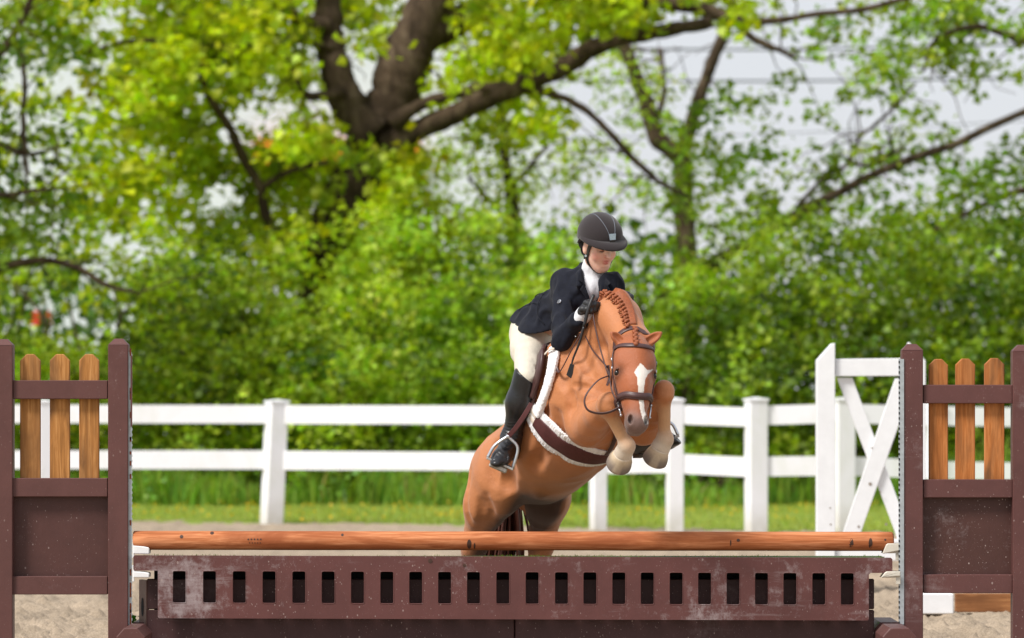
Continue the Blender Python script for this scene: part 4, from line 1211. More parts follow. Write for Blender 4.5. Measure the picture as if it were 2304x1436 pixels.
# muscle relief
def groove(pts, r, out_, k=.03, n=7):
    g = hz.project(spline([P(*q) for q in pts], n), 0)
    g = g + hz.grad(g) * out_
    for i in range(n - 1): GR.append((g[i], g[i + 1], r, k))
GR = []
groove([(1268, 846, .1), (1284, 890, .0), (1288, 950, .0), (1312, 1000, .0)], .020, .015, .03)          # behind the shoulder
groove([(1330, 762, .1), (1322, 810, .05), (1338, 856, -.1), (1352, 880, -.2)], .022, .014, .04)        # neck to shoulder
groove([(1300, 868, .0), (1326, 876, -.1), (1344, 892, -.2)], .012, .007, .02)
groove([(1312, 1004, .0), (1345, 985, -.1), (1372, 950, -.2)], .016, .010, .03)
groove([(1120, 945, .5), (1102, 1010, .6), (1108, 1080, .6)], .02, .016, .05)
groove([(1170, 1040, .5), (1150, 1075, .55), (1138, 1095, .55)], .03, .018, .05)                        # flank fold
groove([(1084, 1130, .7), (1082, 1170, .7), (1076, 1220, .8)], .012, .009, .04)
groove([(1275, 930, .1), (1262, 990, .1), (1290, 1030, .1)], .022, .016, .05)
groove([(1330, 925, -.1), (1342, 945, -.1), (1352, 968, -.1)], .012, .006, .02)
groove([(1308, 900, .0), (1300, 930, .0), (1308, 960, .0)], .010, .0065, .02)
groove([(1372, 800, -.1), (1362, 840, -.1), (1366, 872, -.1)], .020, .012, .04)
groove([(1300, 800, .1), (1296, 836, .1), (1310, 862, .1)], .018, .013, .04)
groove([(1212, 980, .1), (1196, 1030, .2), (1180, 1068, .3)], .020, .015, .05)
groove([(1248, 850, .2), (1246, 890, .2), (1250, 930, .2)], .020, .015, .05)
groove([(1064, 1060, .8), (1062, 1120, .8), (1064, 1180, .8)], .014, .010, .03)
groove([(1110, 1110, .7), (1104, 1160, .7), (1096, 1200, .8)], .014, .009, .03)
hz0 = Field(); hz0.ops = list(hz.ops)      # the body without its creases: tack lies on this
for a_, b_, r_, k_ in GR: hz.ops.append(('rc', a_, b_, r_, r_, k_, None, '-'))
hz.el(hz.project(P(1296, 950, .0), -.035), (.040, .040, .065), None, .03)
hz.el(hz.project(P(1322, 890, -.1), -.022), (.045, .03, .024), None, .03)
hz.el(hz.project(P(1345, 775, .1), -.03), (.03, .03, .07), None, .04)
# ears
for base, tip, opn in ((H(.018, -.03, -.052), P(1374, 748, -.30), -1), (H(.018, -.03, .044), P(1489, 748, -.26), 1)):
    ax = nrm(tip - base); L = np.linalg.norm(tip - base)
    fr = nrm(hN - ax * (hN @ ax)); sd = np.cross(ax, fr)
    hz.el(base + ax * L * .38, (L * .60, .017, .027), (ax, fr, sd), .02, RED)
    hz.rc(base + ax * L * .45, tip, .016, .003, .01, RED)
    hz.el(base + ax * L * .52 + fr * .016, (L * .40, .014, .016), (ax, fr, sd), .006, op='-')
# fore legs
def foreleg(elb, knee, fet, hoof, rk=.048):
    elb, knee, fet, hoof = P(*elb), P(*knee), P(*fet), P(*hoof)
    hz.rc(elb, elb * .45 + knee * .55, .090, .062, .06); hz.rc(elb * .45 + knee * .55, knee, .060, .043, .03)
    hz.el(knee, (rk, rk, rk * 1.12), None, .02); hz.el(knee + np.array([.012, -.02, -.030]), (.028, .028, .022), None, .02); hz.el(knee + np.array([-.016, -.012, -.022]), (.024, .028, .022), None, .02)
    hz.rc(knee + np.array([0, .012, -.01]), fet, .031, .027, .03, PALE)
    hz.rc(knee + np.array([0, .03, -.05]), fet + np.array([0, .015, .03]), .020, .022, .02, PALE)
    hz.el(fet + np.array([.006, 0, 0]), (.038, .044, .040), None, .02, PALE)
    hz.rc(fet + np.array([0, .03, .0]), fet + np.array([0, .035, -.01]), .02, .02, .02, WHT)
    d = nrm(hoof - fet)
    hz.rc(fet, fet + d * .05, .034, .040, .02, WHT)
    return fet, d
fl1 = foreleg((1322, 962, .02), (1367, 908, -.34), (1409, 1004, -.28), (1390, 1050, -.20))
fl2 = foreleg((1448, 962, .10), (1494, 880, -.22), (1495, 988, -.16), (1472, 1038, -.12), .046)
HOOVES = [fl1, fl2]
for fet, d in HOOVES:
    hz.rc(fet + d * .045, fet + d * .075, .044, .044, .012, WHT)

V, Q = hz.mesh(.0066, fine=(P(1340, 1075, -.55), P(1520, 730, -.1), .0036))
rw_ = np.random.default_rng(8); Wv = rw_.normal(size=(6, 3)) * 13; pv = rw_.uniform(0, 6.28, 6)
a_ = sum(np.sin(V @ Wv[i] + pv[i] + 1.2 * np.sin(V @ Wv[(i + 3) % 6] * .7)) for i in range(6)) / 3
G0 = hz.grad(V); bodyw = np.clip((V[:, 1] + .25) / .15, 0, 1)
V = V + G0 * (bodyw * .0030 * (1 - 2 * np.abs(a_)))[:, None]
C = field_colors(hz, V, TAN, .014)
px, py = pix(V)
G_ = hz.grad(V)
hd = (V - Hp)
t_, n_, s_ = hd @ hA, hd @ hN, hd @ hS
ishead = (t_ > -.02) & (t_ < .52) & (n_ > -.02) & (np.abs(s_) < .13) & ((G_ @ hN) > .15)
blaze = [(1441, 817), (1447, 822), (1456, 833), (1471, 831), (1458, 842), (1452, 853), (1449, 872), (1448, 895), (1450, 920), (1455, 942), (1459, 953), (1452, 957), (1446, 944), (1440, 920), (1436, 890), (1435, 868), (1434, 850), (1427, 838), (1433, 828)]
bl = in_poly(px, py, blaze) & ishead
C[bl] = srgb(238, 230, 222)
w = np.exp(-((t_ - .187) ** 2 / .03 ** 2 + (np.abs(s_) - .085) ** 2 / .02 ** 2)) * (n_ > -.06)
C = C * (1 - .65 * w[:, None]) + np.array(srgb(60, 36, 26)) * .65 * w[:, None]
w = np.clip((t_ - .405) / .05, 0, 1) * (t_ < .52) * (n_ > -.10) * (np.abs(s_) < .066)
w = (w * ~bl)[:, None]; C = C * (1 - w) + np.array(srgb(124, 98, 90)) * w
w = (np.exp(-((t_ - .44) ** 2 / .018 ** 2 + (np.abs(s_) - .038) ** 2 / .014 ** 2)) * ((n_ > -.01)))[:, None]
C = C * (1 - .75 * w) + np.array(srgb(40, 34, 34)) * .8 * w
# dark skin between the thighs, deepened with shade painted into the coat colour
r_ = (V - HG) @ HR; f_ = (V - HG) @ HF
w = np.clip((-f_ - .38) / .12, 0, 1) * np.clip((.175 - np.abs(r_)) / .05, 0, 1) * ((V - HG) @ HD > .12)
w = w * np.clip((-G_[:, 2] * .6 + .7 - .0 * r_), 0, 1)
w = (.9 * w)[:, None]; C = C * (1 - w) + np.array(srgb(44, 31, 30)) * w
for fet, d in HOOVES:
    q = V - fet; tt = q @ d; rr = np.linalg.norm(q - tt[:, None] * d, axis=1)
    near = (rr < .085) & (tt > -.13) & (tt < .2) & (V[:, 1] < .1)
    w = (near * np.clip((tt + .035) / .05, 0, 1))[:, None]; C = C * (1 - w) + np.array(srgb(222, 206, 188)) * w
    w = (near * np.clip((tt - .075) / .05, 0, .8))[:, None]; C = C * (1 - w) + np.array(srgb(124, 112, 106)) * w
m_coat, nt, b, out = new_mat('chestnut_coat')
pos = geo_pos(nt)
att = N(nt, 'ShaderNodeAttribute', attribute_name='col').outputs['Color']
nz = noise(nt, pos, 9, 5, .6); nf = noise(nt, pos, 260, 3, .7, stretch=(1, 1, .25))
c = mixc(nt, nz, mixc(nt, 1.0, att, (.74, .72, .70), 'MULTIPLY'), mixc(nt, 1.0, att, (1.16, 1.17, 1.16), 'MULTIPLY'))
c = mixc(nt, nf, mixc(nt, 1.0, c, (.84, .84, .84), 'MULTIPLY'), mixc(nt, 1.0, c, (1.12, 1.12, 1.12), 'MULTIPLY'))
nt.links.new(c, b.inputs['Base Color'])
b.inputs['Roughness'].default_value = .46; b.inputs['Specular IOR Level'].default_value = .36
b.inputs['Sheen Weight'].default_value = .15; b.inputs['Sheen Roughness'].default_value = .4
mm = N(nt, 'ShaderNodeMath', operation='ADD'); nt.links.new(noise(nt, pos, 22, 4, .6), mm.inputs[0]); nt.links.new(nf, mm.inputs[1])
bump(nt, b, mm.outputs[0], .45, .007)
horse = empty('horse', P(1120, 1455, 1.1) * np.array([1, 1, 0]))
tag(horse, 'chestnut horse with white blaze and braided mane leaping over the log jump', 'horse')
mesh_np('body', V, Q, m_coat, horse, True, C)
m_eye = simple_mat('dark_eye', (.012, .008, .006), .08, .1, 50, 0)

# hooves of the folded fore legs
m_hoof, nt, b, out = new_mat('striped_hoof')
att = N(nt, 'ShaderNodeAttribute', attribute_name='col').outputs['Color']
nz = noise(nt, geo_pos(nt), 60, 5, .7)
nt.links.new(mixc(nt, nz, mixc(nt, 1.0, att, (.72, .70, .68), 'MULTIPLY'), mixc(nt, 1.0, att, (1.2, 1.2, 1.2), 'MULTIPLY')), b.inputs['Base Color'])
b.inputs['Roughness'].default_value = .6; bump(nt, b, nz, .3, .003)
for fet, d in HOOVES:
    fwd = nrm(np.array([0, -1., 0]) - d * (-d[1])); sd = np.cross(d, fwd)
    V_, F_, C_ = [], [], []; n_ = 28
    rr = ((.052, .0445), (.058, .0485), (.066, .0500), (.100, .0590), (.120, .0625), (.130, .0625), (.136, .0560), (.137, .0300), (.134, .006))
    for i, (t, r) in enumerate(rr):
        for k in range(n_):
            a = 2 * math.pi * k / n_
            fr = math.cos(a); V_.append(fet + d * (t - .010 * (1 - fr) * (i > 2)) + fwd * fr * r * 1.06 + sd * math.sin(a) * r * .98)
            g = np.clip((t - .070) / .035, 0, 1)
            stripe = .5 if (abs(math.sin(a)) < .28 and fr > 0) else 1.0
            C_.append(np.array((srgb(222, 208, 190) if i < 1 else srgb(202, 182, 154))) * (1 - g * stripe) + np.array(srgb(120, 108, 100)) * g * stripe)
    for i in range(len(rr) - 1):
        for k in range(n_):
            j = (k + 1) % n_; F_.append([i * n_ + k, i * n_ + j, (i + 1) * n_ + j, (i + 1) * n_ + k])
    mesh_np('hoof', V_, np.array(F_), m_hoof, horse, True, np.array(C_))
# ================================================================== the rider
SKIN = srgb(243, 196, 177)
# head frame: looking down and towards the image's right
fy, fp = math.radians(29), math.radians(20)
qF = np.array([math.sin(fy) * math.cos(fp), -math.cos(fy) * math.cos(fp), -math.sin(fp)])
qU = np.array([math.sin(fy) * math.sin(fp), -math.cos(fy) * math.sin(fp), math.cos(fp)])
roll = math.radians(-5)
qS = np.cross(qF, qU)                       # towards the image's ... fixed below
if qS[0] < 0: qS = -qS
qU, qS = qU * math.cos(roll) + qS * math.sin(roll), qS * math.cos(roll) - qU * math.sin(roll)
QC = P(1349, 553, .22)
def K(s, f, u): return QC + s * qS + f * qF + u * qU
QX = (qS, qF, qU)
HD_ = Field()
HD_.el(K(0, -.01, .03), (.076, .095, .095), QX, .02, SKIN)
HD_.el(K(0, .022, -.030), (.060, .062, .078), QX, .03, SKIN)                 # face
HD_.el(K(0, .038, -.095), (.026, .026, .020), QX, .03, SKIN)                 # chin
HD_.rc(K(-.048, .0, -.065), K(-.012, .04, -.098), .022, .018, .025, SKIN)    # jaw
HD_.rc(K(.048, .0, -.065), K(.012, .04, -.098), .022, .018, .025, SKIN)
for s in (1, -1):
    HD_.el(K(s * .030, .068, .004), (.017, .014, .012), QX, .012, op='-')    # eye sockets
    HD_.el(K(s * .030, .060, .004), (.0135, .013, .012), QX, .006, srgb(206, 150, 132))   # lids
    HD_.el(K(s * .036, .055, -.030), (.022, .018, .022), QX, .02, srgb(236, 168, 152))    # cheek
    HD_.el(K(s * .072, -.012, -.012), (.010, .018, .030), QX, .008, SKIN)    # ear
HD_.rc(K(0, .078, .012), K(0, .100, -.024), .0080, .0105, .010, srgb(242, 198, 182))         # nose
for s in (1, -1): HD_.el(K(s * .010, .088, -.027), (.007, .009, .006), QX, .006, srgb(222, 150, 130))
HD_.el(K(0, .078, -.050), (.017, .009, .0055), QX, .006, srgb(196, 104, 98))  # lips
HD_.el(K(0, .077, -.062), (.014, .010, .0065), QX, .006, srgb(208, 112, 104))
HD_.el(K(0, .089, -.0562), (.012, .010, .0030), QX, .002, op='-')            # parted mouth
HD_.el(K(0, .066, -.080), (.018, .01, .006), QX, .01, SKIN)

HIP = P(1204, 742, .76); CHE = P(1318, 662, .36); WAI = P(1250, 708, .58); NEK = P(1330, 628, .30)
SHR, ELR, WRR = P(1270, 636, .36), P(1264, 764, .10), P(1313, 709, .00)
SHL, ELL, WRL = P(1374, 640, .24), P(1398, 728, .24), P(1412, 694, .10)
LHR, KNR, ANR, TOR = P(1193, 752, .70), P(1184, 852, .24), P(1150, 985, .32), P(1120, 1034, .14)
LHL, KNL, ANL, TOL = P(1255, 770, .98), P(1420, 870, .56), P(1442, 978, .40), P(1520, 986, .16)
def body_ops(F, g=0.0, c=None, parts='tal'):
    if 't' in parts:
        F.el(HIP, (.112 + g, .13 + g, .112 + g), (nrm(np.array([.8, .5, 0])), nrm(np.array([-.5, .8, .0])), (0, 0, 1)), .05, c)
        F.rc(HIP, WAI, .105 + g, .105 + g, .05, c)
        F.rc(WAI, CHE, .105 + g, .118 + g, .05, c)
        F.rc(CHE * .7 + SHR * .3, SHR, .10 + g, .052 + g, .07, c); F.rc(CHE * .7 + SHL * .3, SHL, .10 + g, .052 + g, .07, c)
    if 'a' in parts:
        F.rc(SHR, ELR, .050 + g, .043 + g, .03, c); F.rc(ELR, WRR * .88 + ELR * .12, .044 + g, .027 + g, .02, c)
        F.rc(SHL, ELL, .050 + g, .043 + g, .03, c); F.rc(ELL, WRL, .044 + g, .029 + g, .02, c)
    if 'l' in parts:
        for L_, K_, A_ in ((LHR, KNR, ANR), (LHL, KNL, ANL)):
            F.rc(L_, K_, .084 + g, .056 + g, .04, c)
            F.rc(K_, K_ * .65 + A_ * .35, .058 + g, .056 + g, .02, c)
            F.rc(K_ * .65 + A_ * .35, A_, .056 + g, .034 + g, .03, c)
    return F

# hands closed on the reins: palm, four bent fingers and a thumb, each a chain of its own
def hand(F, wr, knu_dir, palm_out, side, g=0.0, c=None, closed=1.0):
    """knu_dir: from the wrist to the knuckles; palm_out: the way the fingers curl; side: along the knuckles towards the thumb"""
    a = nrm(knu_dir); p = nrm(np.asarray(palm_out) - a * (np.asarray(palm_out) @ a)); t = np.cross(a, p); t = t if t @ np.asarray(side) > 0 else -t
    F.rc(wr, wr + a * .030, .027 + g, .028 + g, .02, c)
    F.el(wr + a * .050, (.045 + g, .017 + g, .040 + g), (a, p, t), .02, c)
    for i, (L1, L2, L3, r) in enumerate(((.034, .024, .018, .0095), (.037, .027, .019, .0098), (.034, .025, .018, .0094), (.028, .019, .016, .0085))):
        o = (1.5 - i) * .0205
        k0 = wr + a * (.082 - .004 * abs(i - 1)) + t * o
        k1 = k0 + nrm(a * .45 + p * .9 + t * .04 * (1.5 - i)) * L1
        k2 = k1 + nrm(-a * .75 + p * .55) * L2
        k3 = k2 + nrm(-a * .75 - p * .65) * L3
        F.rc(k0, k1, r + .001 + g, r + g, .006, c); F.rc(k1, k2, r + g, r - .001 + g, .004, c); F.rc(k2, k3, r - .001 + g, r - .002 + g, .004, c)
    b0 = wr + a * .022 + t * .028
    b1 = b0 + nrm(a * .8 + t * .55 + p * .4) * .036; b2 = b1 + nrm(a * .7 + p * .8 - t * .1) * .028; b3 = b2 + nrm(a * .25 + p * .9 - t * .5) * .022
    F.rc(b0, b1, .014 + g, .0125 + g, .012, c); F.rc(b1, b2, .0115 + g, .0105 + g, .005, c); F.rc(b2, b3, .0105 + g, .009 + g, .004, c)
    return F
hdR = (WRR, P(1338, 668, -.06) - WRR, np.array([.55, -.6, -.50]), np.array([-.15, -.5, .85]))
hdL = (WRL, P(1408, 660, .05) - WRL, np.array([-.6, -.55, -.45]), np.array([.1, -.5, .85]))

body = Field()
body_ops(body, -.012, SKIN, 'al'); body_ops(body, -.030, SKIN, 't')
body.rc(NEK, K(0, -.02, -.05), .052, .050, .03, SKIN)
for h_ in (hdR, hdL): hand(body, *h_, g=-.002, c=SKIN)
for A_, T_ in ((ANR, TOR), (ANL, TOL)): body.rc(A_ + np.array([0, .02, -.03]), A_ * .2 + T_ * .8, .028, .018, .02, SKIN)
body.ops += HD_.ops
V, Q = body.mesh(.009, fine=(P(1290, 640, .0), P(1412, 480, .36), .0026))
C = field_colors(body, V, SKIN, .004)
person = empty('person', (HIP[0], HIP[1], 0))
tag(person, 'rider in navy show coat and black helmet folded forward over the horse', 'person')
m_skin = simple_mat('skin', SKIN, .42, .06, 60, .08, .001, attr='col', spec=.4)
for n_ in m_skin.node_tree.nodes:
    if n_.type == 'BSDF_PRINCIPLED':
        n_.inputs['Subsurface Weight'].default_value = .12; n_.inputs['Subsurface Scale'].default_value = .01
        n_.inputs['Subsurface Radius'].default_value = (1, .35, .2)
mesh_np('body', V, Q, m_skin, person, True, C)

m_navy = simple_mat('navy_wool', srgb(19, 22, 34), .85, .3, 60, .4, .002, spec=.25, sheen=.05)
m_shirt = simple_mat('white_shirt', (.74, .75, .80), .8, .05, 25, .5, .004, spec=.3)
m_breech = simple_mat('beige_breeches', srgb(208, 200, 184), .85, .06, 14, .5, .006, spec=.25, sheen=.1)
m_boot = simple_mat('black_leather', (.012, .012, .014), .30, .3, 24, .35, .004, spec=.55)
m_glove = simple_mat('black_glove', (.014, .014, .016), .48, .3, 60, .3, .003, spec=.5)
m_helm = simple_mat('black_suede', srgb(46, 40, 42), .92, .15, 300, .25, .001, spec=.25, sheen=.25)
m_gloss = simple_mat('black_gloss', (.012, .012, .015), .3, .1, 30, 0)
m_silver = simple_mat('silver_metal', (.62, .65, .70), .28, .15, 80, .1, .001, metal=.9)
m_dust = simple_mat('dusty_metal', (.50, .48, .45), .5, .25, 60, .2, .001, metal=.6)

# folds
def folds(amp, sc, seed, dirn=None):
    r = np.random.default_rng(seed)
    W = r.normal(size=(7, 3)) * sc; ph = r.uniform(0, 6.28, 7)
    def f(V):
        a = np.zeros(len(V))
        for i in range(7): a += np.sin(V @ W[i] + ph[i] + 1.3 * np.sin(V @ W[(i + 2) % 7] * .6))
        return amp * np.minimum(np.abs(a / 2.2) ** 1.3, 1.3) * -1
    return f
def cloth_mesh(name, F, h, mat, parent, fold=None, fine=None, cols=None):
    V, Q = F.mesh(h, fine=fine)
    if fold is not None:
        V = V + F.grad(V) * fold(V)[:, None]
    return mesh_np(name, V, Q, mat, parent, True, cols)

# shirt with stock collar
sh = Field()
sh.rc(CHE + np.array([0, -.018, 0]), NEK + np.array([0, 0, -.04]), .112, .085, .04)
sh.rc(NEK + np.array([0, .02, -.04]), NEK + (K(0, -.02, -.05) - NEK) * .60, .070, .058, .02)
cu = Field(); cu.rc(WRR + (WRR - ELR) * .05, ELR * .2 + WRR * .8, .042, .039, .01)
cloth_mesh('shirt_cuff', cu, .006, m_shirt, person)
cloth_mesh('shirt', sh, .006, m_shirt, person, folds(.0035, 42, 3))
# jacket, open in a V
jk = Field()
body_ops(jk, .012, None, 't')
jk.rc(HIP + np.array([.015, .0, -.01]), P(1214, 758, .60), .128, .116, .05)             # skirt of the coat
jk.rc(WAI, P(1224, 754, .54), .112, .104, .05)
jk.rc(P(1196, 716, .68), P(1190, 712, .66), .050, .045, .04)
jk.rc(NEK + np.array([-.03, .06, -.035]), NEK + np.array([.05, .03, -.05]), .070, .062, .04)
Vd = nrm(P(1338, 650, .2) - CHE)
vt, vb = P(1334, 618, .17), P(1337, 690, .17)
for i in range(6):
    f_ = i / 5
    jk.rc(vt * (1 - f_) + vb * f_ + np.array([0, -.02, 0]), vt * (1 - f_) + vb * f_ + np.array([0, .06, 0]), .052 - .034 * f_, .046 - .032 * f_, .008, op='-')
jk.rc(NEK + np.array([0, -.02, .05]), NEK + np.array([.002, 0, .02]), .070, .060, .012, op='-')
body_ops(jk, .012, None, 'a')
for c_ in ([(1302, 642, .20), (1302, 614, .24), (1309, 597, .33), (1328, 590, .42)],):
    c_ = [P(*q) for q in c_]; jk.chain(c_, [.013, .012, .012, .011][:len(c_)], .03)
jk.rc(ELR * .4 + WRR * .6, ELR * .2 + WRR * .8, .047, .049, .01)
hemp = P(1195, 742, .6)
hn = nrm(np.array([.26, .35, -1.0]))                                   # plane that ends the skirt
def hemcut(F, A):
    X, Y, Z = A[0][:, None, None], A[1][None, :, None], A[2][None, None, :]
    pc = P(1196, 738, .55)
    d = (X - pc[0]) * hn[0] + (Y - pc[1]) * hn[1] + (Z - pc[2]) * hn[2]
    far = (X + 0 * Y + 0 * Z) < (P(1252, 0, .4)[0])
    return np.maximum(F, d.astype(np.float32))
V, Q = jk.mesh(.0062, post=hemcut)
fo = folds(.0085, 27, 5)
dc_ = -((V - P(1196, 738, .55)) @ hn); V = V + jk.grad(V) * (fo(V) * np.clip(dc_ / .05 - .1, 0, 1))[:, None]
mesh_np('jacket', V, Q, m_navy, person, True)
# lapels, coat seams, cuff buttons, emblem
def on_jk(px_, py_, Y_, off=.004): return jk.project(P(px_, py_, Y_)[None, :], off)[0]
def slab(F, outline, off, th, name, mat, parent, n_in=None):
    """a flat piece of cloth or leather laid on a surface: outline in pixels with depth guess, filled and thickened"""
    ol = [P(*q) for q in outline]; m = len(ol); c = np.mean(ol, 0)
    rings = [np.array(ol) * (1 - f) + c * f for f in (0, .33, .66)]
    R = np.concatenate(rings + [c[None]]); R = F.project(R, off); Nn = F.grad(R)
    V0 = R; V1 = R + Nn * th; nn = len(R); FF = []
    for lay, o_ in ((0, nn), (1, 0)):
        for a in range(2):
            for i in range(m):
                j = (i + 1) % m
                q = [a * m + i + o_, a * m + j + o_, (a + 1) * m + j + o_, (a + 1) * m + i + o_]
                FF.append(q if lay == 0 else q[::-1])
        for i in range(m):
            j = (i + 1) % m
            q = [2 * m + i + o_, 2 * m + j + o_, 3 * m + o_]
            FF.append(q if lay == 0 else q[::-1])
    for i in range(m):
        j = (i + 1) % m
        FF.append([i, j, j + nn, i + nn])
    mb = MB(); mb.add(np.concatenate([V0, V1]), FF)
    return mb.build(name, mat, parent, False)
m_lap = simple_mat('navy_lapel', srgb(20, 23, 34), .7, .3, 80, .3, .002, spec=.3)
slab(jk, [(1310, 606, .2), (1302, 632, .2), (1312, 640, .2), (1305, 650, .2), (1330, 700, .2), (1326, 668, .2), (1316, 640, .2)], .003, .004, 'lapel', m_lap, person)
slab(jk, [(1358, 618, .15), (1374, 636, .15), (1364, 642, .15), (1372, 652, .15), (1346, 694, .15), (1352, 660, .15), (1356, 640, .15)], .003, .004, 'lapel', m_lap, person)
for q in ((1288, 747), (1294, 738), (1300, 729), (1305, 720)):
    c = on_jk(q[0], q[1], .05, .002); g_ = jk.grad(c[None])[0]
    mb = MB(); mb.tube([c, c + g_ * .004], .0075, 10); mb.tube([c + g_ * .004, c + g_ * .0055], .005, 10)
    mb.build('button', m_gloss, person)
c = on_jk(1259, 679, .2, .001); g_ = jk.grad(c[None])[0]
u_ = nrm(np.cross(g_, [0, 0, 1])); w_ = nrm(np.cross(u_, g_))
mb = MB()
for k in range(3):      # a small swirl of three strokes
    pts = [c + g_ * .003 + (u_ * math.cos(a) + w_ * math.sin(a)) * (.0035 + .0035 * k) - w_ * .004 * (k - 1) for a in np.linspace(2.6 - .5 * k, 6.6 - .6 * k, 9)]
    mb.tube(pts, .0016, 5)
mb.build('emblem', m_silver, person)
mb = MB(); sp_ = jk.project(spline([P(1228, 648, .5), P(1219, 690, .5), P(1228, 735, .5)], 20), .0); mb.tube(sp_, .0022, 5)
sp_ = jk.project(spline([P(1168, 700, .7), P(1200, 690, .6), P(1222, 688, .5)], 20), .0); mb.tube(sp_, .002, 5)
sp_ = jk.project(spline([P(1190, 672, .7), P(1206, 668, .6), P(1224, 662, .5)], 20), .0); mb.tube(sp_, .0026, 5)
mb.build('coat_seam', m_lap, person)

# breeches
br = Field()
br.el(HIP + np.array([-.004, .01, -.025]), (.106, .125, .108), (nrm(np.array([.8, .5, 0])), nrm(np.array([-.5, .8, .0])), (0, 0, 1)), .05)
for L_, K_ in ((LHR, KNR), (LHL, KNL)):
    br.rc(L_, K_, .092, .055, .05); br.rc(K_, K_ + (ANR - KNR) * .2, .056, .054, .02)
br.rc(P(1196, 745, .74), P(1190, 790, .55), .098, .085, .05)
cloth_mesh('breeches', br, .0075, m_breech, person, folds(.0038, 24, 9))
# tall boots
def boot(K_, A_, T_, side, up=.10):
    b = Field(); d = A_ - K_
    kn = K_ + d * up
    b.rc(K_ - d * .05, K_ + d * .40, .066, .066, .03)
    b.rc(K_ + d * .40, A_, .063, .040, .04)
    heel = A_ + np.array([0, .035, -.055]); ball = A_ * .25 + T_ * .75 + np.array([0, 0, -.015])
    b.rc(A_, heel, .042, .040, .03); b.rc(A_, ball, .040, .030, .04); fd_ = nrm(T_ - heel); sd_ = nrm(np.cross(fd_, [0, 0, 1])); b.el(ball * .55 + T_ * .45 + np.array([0, 0, -.012]), (.082, .043, .028), (fd_, sd_, np.cross(sd_, fd_)), .03)
    b.rc(heel, ball, .040, .040, .03)
    return b, heel, ball
for K_, A_, T_ in ((KNR, ANR, TOR), (KNL, ANL, TOL)):
    b_, heel, ball = boot(K_, A_, T_, 1)
    d_ = nrm(A_ - K_); kc = K_ + (A_ - K_) * .02
    nn_ = nrm(np.array([.62, -.15, .75])); kc = P(1181, 848, .2) if K_ is KNR else K_          # slanted top edge, higher on the outside
    def topcut(F, A, kc=kc, nn_=nn_):
        X, Y, Z = A[0][:, None, None], A[1][None, :, None], A[2][None, None, :]
        return np.maximum(F, (-(0) + ((X - kc[0]) * nn_[0] + (Y - kc[1]) * nn_[1] + (Z - kc[2]) * nn_[2]) ).astype(np.float32))
    V, Q = b_.mesh(.0055, post=topcut)
    axd = (V - A_) @ d_
    wr_ = np.exp(-((axd + .03) / .06) ** 2) * .0030 * np.sin(axd * 420 + 3 * np.sin(V[:, 0] * 60))
    V = V + b_.grad(V) * wr_[:, None]
    bt = mesh_np('boot', V, Q, m_boot, person, True)
    # sole and heel block
    mb = MB()
    fw = nrm(T_ - heel); sd = nrm(np.cross(fw, [0, 0, 1])); dn = nrm(np.cross(fw, sd)); dn = dn if dn[2] < 0 else -dn
    prof = [(-.045, -.028), (-.05, 0), (-.045, .028), (.0, .026), (.06, .030), (.12, .038), (.17, .038), (.215, .022), (.222, 0), (.215, -.022), (.17, -.036), (.12, -.036), (.06, -.026), (.0, -.024)]
    base = heel + dn * .028
    lo = [base + fw * a + sd * b * .85 for a, b in prof]; hi_ = [q + dn * .011 for q in lo]
    n_ = len(prof); mb.add(lo + hi_, [list(range(n_)), list(range(n_, 2 * n_))[::-1]] + [[i, (i + 1) % n_, (i + 1) % n_ + n_, i + n_] for i in range(n_)])
    hb = [base + dn * .011 + fw * a + sd * b for a, b in ((-.045, -.022), (-.045, .022), (.012, .024), (.012, -.024))]; hb2 = [q + dn * .018 for q in hb]
    mb.add(hb + hb2, [[0, 1, 2, 3], [7, 6, 5, 4]] + [[i, (i + 1) % 4, (i + 1) % 4 + 4, i + 4] for i in range(4)])
    mb.build('sole', m_dust if False else simple_mat('boot_sole', srgb(92, 84, 78), .8, .3, 60, .3, .002), bt)
    if K_ is KNR: bootR = b_
# Spanish top with its pale lining at the outer side
slab(bootR, [(1168, 826, .4), (1176, 838, .4), (1172, 856, .4), (1160, 872, .4), (1154, 862, .4), (1160, 842, .4)], .004, .006, 'boot_top', m_boot, person)
slab(bootR, [(1157, 846, .42), (1163, 842, .42), (1157, 868, .42), (1149, 872, .42), (1149, 862, .42)], .007, .005, 'boot_lining', simple_mat('grey_lining', srgb(168, 168, 160), .7), person)
# gloves
gl = Field()
for h_ in (hdR, hdL): pass
for h_ in (hdR, hdL):
    g_f = Field(); hand(g_f, *h_, g=.0050)
    wr = h_[0]; a = nrm(h_[1]); g_f.rc(wr - a * .012, wr + a * .02, .033, .031, .01)
    V, Q = g_f.mesh(.0032); mesh_np('glove', V, Q, m_glove, person, True)

# helmet
hf = Field()
hf.el(K(0, -.006, .052), (.108, .124, .112), QX, .02)
m_liner = simple_mat('black_liner', (.010, .010, .012), .8, .2, 80, .2)
def shell(F, A):
    X, Y, Z = A[0][:, None, None], A[1][None, :, None], A[2][None, None, :]
    u = (X - QC[0]) * qU[0] + (Y - QC[1]) * qU[1] + (Z - QC[2]) * qU[2]
    f = (X - QC[0]) * qF[0] + (Y - QC[1]) * qF[1] + (Z - QC[2]) * qF[2]
    cutp = (.046 - .38 * np.maximum(-f, 0)) - u
    F = np.maximum(F, cutp.astype(np.float32))
    inner = Field.dist(('el', K(0, -.006, .045), np.array(QX), np.array([.092, .112, .100]), None, .01, None, '+'), X, Y, Z)
    return np.maximum(F, -inner.astype(np.float32))
V, Q = hf.mesh(.0036, post=shell)
helmet = mesh_np('helmet', V, Q, m_helm, person, True)
